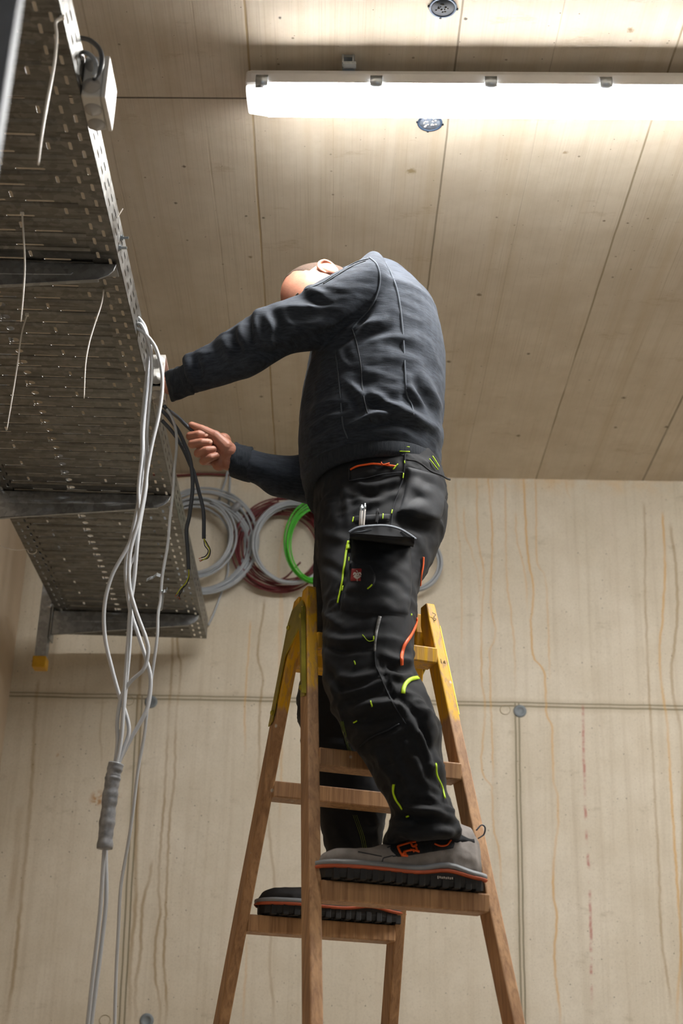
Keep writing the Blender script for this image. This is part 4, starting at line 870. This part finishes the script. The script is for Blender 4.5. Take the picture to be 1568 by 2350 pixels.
patch(SKT, T5((985,275),(982,315)), T5((1062,280),(1065,320)), .003, M_pock, 'belt_loop', trou, 6, 8, .0002, 40, .2); rib_(SKT, T5((985,318),(1062,322)), 1.6, M_neon, 'loop_stitch', .005); rib_(SKT, T5((985,280),(1062,283)), 1.4, M_neon, 'loop_stitch', .005)
rib_(SKT, T5((1245,350),(1270,390),(1300,440)), 3, M_neon, 'loop_stitch', .004); rib_(SKT, T5((1225,380),(1290,460)), 2, M_neon, 'loop_stitch', .004)
patch(SKT, T5((612,830),(605,895)), T5((925,810),(915,880)), .003, M_pock, 'tool_strap', trou, 7, 20, .0006, 60, .3)
rib_(SKT, T5((1175,1170),(1172,1240),(1155,1330),(1150,1400)), 5, M_orange, 'side_zip', .003, 3.5)
rib_(SKT, T6((1070,295),(1068,340),(1030,420),(985,490),(970,560),(968,622)), 8, M_orange, 'orange_piping', .002)
rib_(SKT, T6((820,290),(805,350),(790,430),(785,530)), 8, M_refl, 'reflective_piping', .002, 4)
rib_(SKT, T6((785,530),(790,620),(820,690),(860,790),(910,890),(960,970),(1000,1030)), 2.5, M_seamd, 'leg_seam', .001)
rib_(SKT, T6((1080,715),(1040,718),(1005,745),(985,780),(980,820)), 9, M_neon, 'knee_arc', .003)
for p in (T6((645,598),(651,622)), T6((758,880),(768,906)), T6((645,1026),(668,1014)), T6((773,425),(774,447))): rib_(SKT, p, 2.6, M_neon, 'bar_tack', .003)
rib_(SKT, T6((920,1448),(922,1500),(940,1560),(980,1612)), 5.5, M_neon, 'neon_vent', .003, 3); rib_(SKT, T6((1200,1310),(1208,1390),(1240,1460),(1265,1550)), 3.5, M_neon, 'neon_piping', .003); rib_(SKT, T6((1005,1685),(1025,1662)), 3.5, M_neon, 'neon_vent', .003)
rib_(SKT, T6((690,1180),(760,1120),(860,1080),(955,1030)), 3, M_seamd, 'knee_seam', .002); rib_(SKT, T6((700,420),(740,455),(775,452)), 1.2, M_neon, 'pocket_stitch', .002)
for d in (0, 5, 10):
    rib_(SKT, [(782+d*.6,1655),(790+d*.6,1690),(800+d*.6,1725)], .7, M_ol, 'leg_stitch', .0004); rib_(SKT, T6((635+d*2.4,1660),(670+d*2.4,1760),(690+d*2.4,1830),(705+d*2.4,1910)), .8, M_ol, 'leg_stitch', .0004)
# the red label with its white bird emblem
tg = patch(sk := SKC, [(808,1307),(804,1338)], [(834,1306),(832,1338)], .0075, M_tag, 'brand_label', trou, 10, 10, 0, 1, 0, sm=4); SKG = Skin(tg)
def emblem(pts_list):
    for pts, wpx in pts_list: ribbon(SKG, pts, wpx/1080, .0004, M_white, 'bird_emblem', tg if False else trou, .0006, 4, None, 0)
emblem([([(812,1320),(814,1315),(819,1318)], 4.2), ([(829,1320),(826,1315),(821,1318)], 4.2), ([(813,1322),(820,1327),(828,1322)], 4.6), ([(816,1319),(820,1322),(825,1319)], 5), ([(820,1318),(821,1313),(819.5,1310),(817.8,1311.5)], 1.5), ([(820.5,1327),(820.3,1334)], 1.4), ([(816.5,1335),(820.3,1333.4),(824,1335)], 1.2)])
# ---- shoes
def shoe(c, mats, seed, names=True):
    upm, = mats; t_ = -rv; l_ = nv; L = .332; c = np.array(c, float)
    def W(s, a, h): return c+t_*(s-L/2)+l_*a+zv*h*1.10
    S = np.array([0, .02, .06, .11, .17, .22, .27, .305, .325, L]); HW = np.array([.018, .034, .040, .038, .043, .051, .050, .040, .024, .006])
    def hw(s): return float(np.interp(s, S, HW))
    def plan(k, ds=0, n=30):
        P = []
        for i in range(n+1):
            s = L*(.5-.5*math.cos(math.pi*i/n)); P.append((s, hw(s)*k+ds))
        return [(s, a) for s, a in P]+[(s, -a) for s, a in P[::-1]]
    tops = [(.004, .095), (.02, .116), (.045, .122), (.08, .122), (.11, .114), (.15, .096), (.19, .076), (.23, .062), (.27, .058), (.30, .056), (.322, .047), (.331, .034)]
    R_ = []
    for s, tp in tops:
        a = max(hw(s)*.96, .008); r_ = []
        for k in range(28):
            th = 2*math.pi*k/28; x = math.cos(th); z = math.sin(th); e = 2.6
            xx = math.copysign(abs(x)**(2/e), x); zz = math.copysign(abs(z)**(2/(2.0 if z > 0 else 5)), z)
            zmid = .034+ (tp-.034)*.28; nar = 1-(.38 if tp > .075 else .18)*max(0, zz)
            r_.append(W(s, a*xx*nar, zmid+(tp-zmid)*zz if zz > 0 else zmid+(zmid-.022)*zz))
        R_.append(np.array(r_))
    me = remesh(*loft(R_), .003, 3); sculpt(me, [], seed, [(45, .0012, (1, 1, 1), 6)])
    up = finish(me, 'shoe', upm, person)
    pl = plan(1.0); lo = plan(.97)
    V = [W(s, a, .0) for s, a in plan(.93)]+[W(s, a, .008) for s, a in pl]+[W(s, a, .022) for s, a in pl]; n = len(pl)
    V += [];  Fc = [(i, (i+1) % n, n+(i+1) % n, n+i) for i in range(n)]+[(n+i, n+(i+1) % n, 2*n+(i+1) % n, 2*n+i) for i in range(n)]+[tuple(range(n))[::-1], tuple(range(2*n, 3*n))]
    V = [v+zv*.004 for v in V]
    mk('sole', V, Fc, M_sole, up, smooth=False)
    P = []
    for i in range(13):
        s = .016+i*.0242
        for sg in (-1, 1):
            a = hw(s); P.append(boxm(W(s, sg*(a-.008), .010), (t_, l_, zv), (.0135, .020, .022))); 
            P.append(boxm(W(s+.006, sg*(a-.028), .0045), (nrm(t_+l_*.5*sg), nrm(l_-t_*.5*sg), zv), (.012, .014, .009)))
    bevel(mk('tread_lug', *merge(P), M_sole, up, smooth=False), .002)
    def band(h0, h1, out, mt, nm, wave):
        V = []; P = plan(1.0); n = len(P)
        for s, a in P:
            wv = wave*math.exp(-((s-.085)/.04)**2); sg = 1 if a > 0 else -1
            for hh, oo in ((h0, 0), ((h0+h1)/2, out), (h1, out*.3)): V.append(W(s+(out if s > .3 else (-out if s < .02 else 0)), a+sg*oo*(1 if abs(a) > .004 else 0), hh+wv*(1 if hh != h0 or wave > .006 else 1)))
        Fc = [(i*3+j, ((i+1) % n)*3+j, ((i+1) % n)*3+j+1, i*3+j+1) for i in range(n) for j in range(2)]
        o = mk(nm, V, Fc, mt, up); s_ = o.modifiers.new('s', 'SOLIDIFY'); s_.thickness = .003; s_.offset = -1
    band(.023, .031, .0038, M_mid, 'midsole', .011); band(.0205, .0232, .0044, M_midor, 'midsole_stripe', .008)
    SK = Skin(up); 
    if names:
        V, Fc = loft([np.array([W(s, a*x, h+.030*max(0, z)*k) for x, z in [(math.cos(q), math.sin(q)) for q in np.linspace(0, 2*math.pi, 24, endpoint=False)]]) for s, a, h, k in ((.02, .024, .085, .5), (.05, .030, .082, .9), (.09, .032, .078, 1.0), (.13, .031, .070, .8), (.165, .028, .058, .55), (.185, .012, .056, .3))])
        mk('knit_tongue', V, Fc, M_knit, up)
        patch(Skin(up), [(896,1934),(892,1950),(912,1970)], [(1046,1926),(1048,1936),(1044,1947)], .0022, M_knit, 'knit_panel', up, 14, 30, .0005, 60, .3)
        SK2 = Skin(bpy.data.objects[[o.name for o in COL.objects if o.name.startswith('knit_tongue')][-1]])
        class Both:
            def hit(s_, x, y):
                a = SK.hit(x, y); b = SK2.b.ray_cast(Vector((0, 0, 0)), Vector(nrm(px(x, y))))
                if b[0] is not None and np.linalg.norm(b[0]) < np.linalg.norm(a[0]): return np.array(b[0]), np.array(b[1]) if b[1].dot(Vector(px(x, y))) < 0 else -np.array(b[1])
                return a
        BT = Both(); S7 = lambda *p: [(560+a/2.751, 1860+b/2.751) for a, b in p]
        for pts in (S7((968,240),(1000,228),(1050,215),(1080,210)), S7((968,240),(975,262),(990,285),(1025,290)), S7((1050,215),(1060,235),(1080,240),(1085,262),(1100,268)), S7((1085,225),(1060,240)), S7((985,290),(1010,272),(1035,262),(1060,258),(1070,270)), S7((1010,275),(1020,290)), S7((1040,262),(1050,255)), S7((1060,258),(1098,266))):
            ribbon(BT, pts, .0042, .001, M_orange, 'orange_emblem', up, .0055, 5, None, 0)
        for i, (a, b) in enumerate((((870,330),(880,300)), ((880,300),(940,285)), ((940,290),(1100,270)), ((1100,270),(1280,240)), ((720,262),(870,290)), ((905,235),(1020,200)))):
            ribbon(BT, S7(a, b), .0018, .0006, M_seamd, 'stitching', up, .0008, 5, None, 0)
        ribbon(BT, S7((1200,215),(1240,228),(1280,222),(1305,190)), .0032, .0012, M_orange, 'collar_lining', up, .003, 5, None, 0)
        lp = [W(.002, 0, .098), W(-.010, 0, .106), W(-.012, .002, .118), W(-.004, .002, .122), W(.006, 0, .112)]
        mk('pull_loop', *tube(crom(lp, 5), .0028, 6, flat=.5), M_grey, up)
        for k in range(8): mk('sole_print', *boxm(W(.105-.0042*k, hw(.09)+.0035, .0165+.0005*(k % 2)), (t_, l_, zv), (.0022, .001, .0038 if k else .0055)), M_white, up, smooth=False)
    return up
zr = ZT-2*SPC
fn = LC[:2]+nv[:2]*(KL*(LC[2]-zr)+.012); ff = LC[:2]-nv[:2]*(KL*(LC[2]-zr)+.022)
shoe((fn[0]-.006+nv[0]*.022, fn[1]+nv[1]*.022, zr+.001), (M_suede,), 5)
shoe((ff[0]+rv[0]*.022, ff[1]+rv[1]*.022, zr+.001), (plain('shaded_suede', (48, 48, 50), .9, bump=.3),), 8, False)  # far shoe's suede darkened in its colour to stand for shade
# things in the tool strap
def pen(name, label, a, b, r, mats, Yoff=.010):
    pa, na = SKT.hit(*a); pb, nb = SKT.hit(*b); pa = pa+na*.0055; pb = pb+nb*.0065; ax = nrm(pa-pb); L = np.linalg.norm(pa-pb)
    root = tag(mk(name, *lathe([(r*.5, 0), (r, .004), (r, L-.012), (r*.8, L-.010)], pb, ax, 12), mats[0]), label, 'pen')
    mk('cap', *lathe([(r*1.1, 0), (r*1.1, .010), (r*.6, .0115), (r*.55, .016), (r*.3, .0165)], pb+ax*(L-.013), ax, 12), mats[1], root)
    mk('clip', *boxm(pb+ax*(L-.022)+na*(r+.001), (ax, np.cross(ax, na), na), (.026, .0022, .001)), mats[1], root, smooth=False)
pen('ballpoint_pen', 'thick silver and white ballpoint pen in the trouser tool strap', (832,1164), (829,1212), .0042, (M_white, M_zinc))
pen('pencil', 'slim white pen in the tool strap beside the thick silver one', (840,1160), (835,1213), .0026, (M_white, M_zinc))
pen('marker', 'dark marker in the tool strap right of the pens', (868,1174), (864,1207), .0034, (M_velcro, M_velcro))

# ---- body: head, neck, hands and the figure under the clothes
def chain(pts, rad, seg=14): return tube(crom(pts, 5), rad, seg)
def blob(c, r, ax=None, seg=16, rg=10):
    r = np.array([r, r, r] if np.isscalar(r) else r, float); V = []; c = np.asarray(c, float); A = np.array(AX if ax is None else ax, float)
    for i in range(rg+1):
        ph = math.pi*i/rg
        for k in range(seg):
            th = 2*math.pi*k/seg; d = np.array([math.sin(ph)*math.cos(th), math.sin(ph)*math.sin(th), math.cos(ph)])*r; V.append(c+d@A)
    return V, [(i*seg+k, i*seg+(k+1) % seg, (i+1)*seg+(k+1) % seg, (i+1)*seg+k) for i in range(rg) for k in range(seg)]
def caps(a, b, ra, rb): return [tube([a, (np.asarray(a)+b)/2, b], [ra, (ra+rb)/2, rb], 14), blob(a, ra, seg=12, rg=8), blob(b, rb, seg=12, rg=8)]
# head frame: tilted to the far side and bowed forward
b_ = math.radians(56); e_ = np.array([0, -.92, .39]); u0 = np.array([0, .39, .92]); fw = nrm(np.array([-1, 0, 0])*math.cos(b_)-u0*math.sin(b_)); up_ = nrm(u0*math.cos(b_)+np.array([-1, 0, 0])*math.sin(b_))
ear = at(755, 622, 2.935); HC = ear-e_*.074+fw*.014+up_*.006
def H(f, s, u): return HC+fw*f+e_*s+up_*u
V = []; nu, nvv = 72, 96
for i in range(nu+1):
    ph = math.pi*i/nu
    for k in range(nvv):
        th = 2*math.pi*k/nvv; d = np.array([math.sin(ph)*math.cos(th), math.sin(ph)*math.sin(th), math.cos(ph)])   # forward, side, up
        f_, s_, u_ = d[0]*.098, d[1]*.077, d[2]*.110
        if u_ < 0: s_ *= 1-.34*(-u_/.11)**1.3; f_ *= 1-.10*(-u_/.11)
        if d[0] > 0 and u_ > 0: f_ *= 1-.10*(u_/.11)**2
        if d[0] < 0 and u_ < 0: f_ *= 1-.35*(-u_/.11)
        g = lambda a, b, wa, wb: math.exp(-((d[1]-a)/wa)**2-((d[2]-b)/wb)**2) if d[0] > 0 else 0
        f_ += .024*g(0, -.22, .13, .16)+.012*g(0, -.02, .10, .22)+.006*g(0, .16, .5, .08)-.014*g(.36, .02, .17, .10)-.014*g(-.36, .02, .17, .10)+.006*g(.5, -.2, .2, .15)+.006*g(-.5, -.2, .2, .15)
        f_ += .008*g(0, -.50, .22, .05)+.007*g(0, -.60, .2, .05)-.006*g(0, -.55, .26, .02)+.012*g(0, -.86, .25, .12)
        V.append(H(f_, s_, u_))
head = (V, [(i*nvv+k, i*nvv+(k+1) % nvv, (i+1)*nvv+(k+1) % nvv, (i+1)*nvv+k) for i in range(nu) for k in range(nvv)])
neck = tube(crom([H(-.015, 0, -.02), H(-.035, 0, -.085), at(835, 670, 3.04), at(880, 730, 3.04)], 6), [.050, .046, .046, .06], 24)
def earm(sg):
    P = []
    ec = lambda f, u, o: H(-.014+f*.8, sg*(.071+o*.7), -.004+u*.8)
    hel = [ec(.012, -.012, .004), ec(.018, .010, .010), ec(.012, .028, .015), ec(-.004, .035, .019), ec(-.019, .027, .021), ec(-.023, .008, .018), ec(-.017, -.012, .013), ec(-.008, -.024, .008), ec(.002, -.028, .005)]
    P.append(tube(crom(hel, 6), [.003, .0038, .0042, .0042, .0040, .0038, .004, .0050, .004], 10))
    anti = [ec(.002, .022, .012), ec(-.010, .014, .014), ec(-.012, 0, .012), ec(-.006, -.012, .009), ec(.004, -.014, .008)]
    P.append(tube(crom(anti, 6), .0035, 8)); P.append(blob(ec(-.006, .004, .006), (.019, .010, .028), (fw, e_, up_))); P.append(blob(ec(.012, -.006, .006), .0045))
    return P
me = remesh(*merge([head, neck]), .0026, 2); hv = co(me); hf = [tuple(p.vertices) for p in me.polygons]
me2 = remesh(*merge(earm(1)), .0011, 2); me3 = remesh(*merge(earm(-1)), .0014, 2)
BP = [(hv, hf)]+[(co(m), [tuple(p.vertices) for p in m.polygons]) for m in (me2, me3)]
def hand_far():
    Y = 3.105; q = lambda x, y, dy=0.: at(x, y, Y+dy); P = []
    fing = [((472,990,.046),(437,1001,.002),(456,997,-.010),(470,999,-.006),.0112,.0100,.0090), ((478,1012,.050),(442,1019,.0),(464,1015,-.013),(480,1015.5,-.008),.0116,.0104,.0092),
            ((486,1036,.048),(455,1040,.002),(474,1033,-.012),(489,1031.5,-.007),.0112,.0102,.0090), ((496,1057,.040),(467,1058,.004),(484,1050,-.009),(496,1046,-.004),.0104,.0096,.0085)]
    for m, pip, dip, tip, r0, r1, r2 in fing:
        P += caps(q(*m), q(*pip), r0+.0015, r0); P += caps(q(*pip), q(*dip), r0, r1); P += caps(q(*dip), q(*tip), r1, r2)
    for x, y, dy, r in ((508,1044,.034,.033), (498,1022,.036,.030), (523,1036,.016,.024), (503,1064,.028,.018), (523,1062,.026,.019), (512,1012,.022,.020), (528,1050,.028,.027), (492,1046,.040,.022)): P.append(blob(q(x, y, dy), r))
    P += caps(q(524,1046,.034), q(548,1056,.042), .032, .028)+caps(q(548,1056,.042), q(578,1066,.055), .028, .024)
    P += caps(q(518,1026,.006), q(494,1001,-.004), .020, .0145); P += caps(q(494,1001,-.004), q(462,985,-.006), .0135, .0112); P += caps(q(462,985,-.006), q(440,976,-.004), .0108, .0092)
    nails = [(q(474,998.5,-.0135), .0048), (q(483.5,1014.5,-.016), .005)]
    return P, nails
PH, nails = hand_far(); me = remesh(*merge(PH), .00125, 3); BP.append((co(me), [tuple(p.vertices) for p in me.polygons]))
# the near hand works behind the open box
def hand_near():
    q = lambda x, y, Y: at(x, y, Y); P = []
    P += caps(q(425,878,3.02), q(391,884,3.10), .025, .024)
    for x, y, Y, r in ((376,878,3.13,.022), (370,870,3.14,.019), (370,890,3.14,.019)): P.append(blob(q(x, y, Y), r))
    for i, (y, r) in enumerate(((860,.0105), (874,.011), (888,.0105), (901,.009))):
        a, b, c_ = q(370, y, 3.14+.004*i), q(355, y+(2-i)*2, 3.155), q(349, y+4, 3.135); P += caps(a, b, r+.001, r)+caps(b, c_, r, r-.0015)
    P += caps(q(386,866,3.11), q(370,862,3.125), .014, .0115)+caps(q(370,862,3.125), q(357,862,3.13), .011, .009)
    return P
me = remesh(*merge(hand_near()), .0016, 3); BP.append((co(me), [tuple(p.vertices) for p in me.polygons]))
inner = [tube(crom([at(860, 640, 3.04), at(880, 800, 3.04), at(860, 960, 3.03), at(870, 1120, 3.03)], 6), [.07, .12, .12, .12], 24), tube(crom([at(870, 690, 2.92), at(740, 725, 2.86), at(600, 780, 2.86), at(480, 840, 2.93), at(415, 878, 2.99)], 6), [.05, .045, .038, .032, .029], 16),
         tube(crom([at(855, 690, 3.19), at(810, 930, 3.27), at(770, 1095, 3.24), at(640, 1094, 3.2), at(566, 1062, 3.165)], 6), [.05, .045, .036, .028, .022], 16),
         tube(crom([at(880, 1120, 2.96), at(850, 1400, 2.87), at(870, 1650, 2.79), at(955, 1830, 2.775), at(968, 1925, 2.785)], 6), [.09, .075, .055, .040, .030], 18), tube(crom([at(850, 1120, 3.1), at(815, 1400, 3.21), at(775, 1650, 3.30), at(810, 1900, 3.32), at(815, 2050, 3.31)], 6), [.09, .075, .055, .045, .036], 18)]
me = remesh(*merge(inner), .008, 2); BP.append((co(me), [tuple(p.vertices) for p in me.polygons]))
V, Fc = merge(BP); body = mk('body', V, Fc, M_skin, person)
for c_, r in nails: mk('finger_nail', *blob(c_, (r*.95, .0016, r*.85), (nrm([1, 0, .1]), nrm([.25, 1, 0]), zv)), M_nail, body)
for sg in (-1, 1):
    mk('eye', *blob(H(.081, sg*.031, .004), .0115), M_white, body)
    mk('eyebrow', *tube(crom([H(.088, sg*.014, .021), H(.086, sg*.032, .026), H(.074, sg*.048, .020)], 5), .0028, 6), M_hair, body)
# cropped hair: a thin shell over the back and top of the skull
def hairshell():
    V = []; keep = []; nu, nv2 = 90, 120; idx = {}
    for i in range(nu+1):
        ph = math.pi*i/nu
        for k in range(nv2):
            th = 2*math.pi*k/nv2; d = np.array([math.sin(ph)*math.cos(th), math.sin(ph)*math.sin(th), math.cos(ph)])
            f_, s_, u_ = d*np.array([.098, .077, .110])
            if u_ < 0: s_ *= 1-.34*(-u_/.11)**1.3; f_ *= 1-.10*(-u_/.11)
            if d[0] > 0 and u_ > 0: f_ *= 1-.10*(u_/.11)**2
            if d[0] < 0 and u_ < 0: f_ *= 1-.35*(-u_/.11)
            j = .010*math.sin(th*9+ph*7)+.012*math.sin(th*23)
            line = .62+.25*min(1, abs(d[1])*1.2)                # hairline: receding at the front
            inn = (d[0] < .12+j+(.10 if d[2] > .75 else 0)) and (d[2] > -.25 or d[0] < -.45) and not (abs(d[1]) > .9 and d[2] < .28)
            dd = 1.012 if inn else .985
            V.append(H(f_*dd, s_*dd, u_*dd)); keep.append(inn)
    Fc = []
    for i in range(nu):
        for k in range(nv2):
            q = (i*nv2+k, i*nv2+(k+1) % nv2, (i+1)*nv2+(k+1) % nv2, (i+1)*nv2+k)
            if any(keep[a] for a in q): Fc.append(q)
    used = sorted({a for f in Fc for a in f}); mp = {a: i for i, a in enumerate(used)}
    return [V[a] for a in used], [tuple(mp[a] for a in f) for f in Fc]
mk('hair', *hairshell(), M_hair, person)
# marks written on the ladder: a 3, a stamp and some scribble
def mark(P0, ax_u, ax_v, pts, r, name, mat=M_blk): return mk(name, *tube(crom([P0+ax_u*a+ax_v*b for a, b in pts], 5), r, 5), mat, lad)
so_ = lpt(1, -1, .905, 0, -SW/2-.0006)
for i in range(1): mark(so_, nv, zv, [(-.006,.012),(.004,.014),(.008,.008),(.000,.003),(.008,-.002),(.004,-.010),(-.007,-.008)], .0011, 'painted_numeral')
mark(lpt(1, -1, .878, 0, -SW/2-.0006), nv, zv, [(0, .001), (0, -.001)], .0016, 'painted_dot')
so2 = lpt(-1, -1, .865, 0, -SW/2-.0006); mark(so2, nv, zv, [(.014*math.cos(a), .034*math.sin(a)) for a in np.linspace(0, 6.4, 22)], .0009, 'burnt_stamp')
for k in range(5): mark(so2, nv, zv, [(-.007+.003*k, -.016), (-.005+.003*k, .016)], .0007, 'burnt_stamp')
fr = lpt(1, 1, 1.06, SD/2+.0005)
mark(fr, rv, zv, [(-.005,.02),(.003,.016),(-.002,.010),(.004,.006),(-.002,0),(.004,-.006),(-.001,-.012),(.004,-.018)], .0006, 'handwriting')
mark(lpt(1, 1, .955, SD/2+.0005), rv, zv, [(-.006,.008),(-.002,-.006),(.003,.005),(.006,-.008)], .0006, 'handwriting')
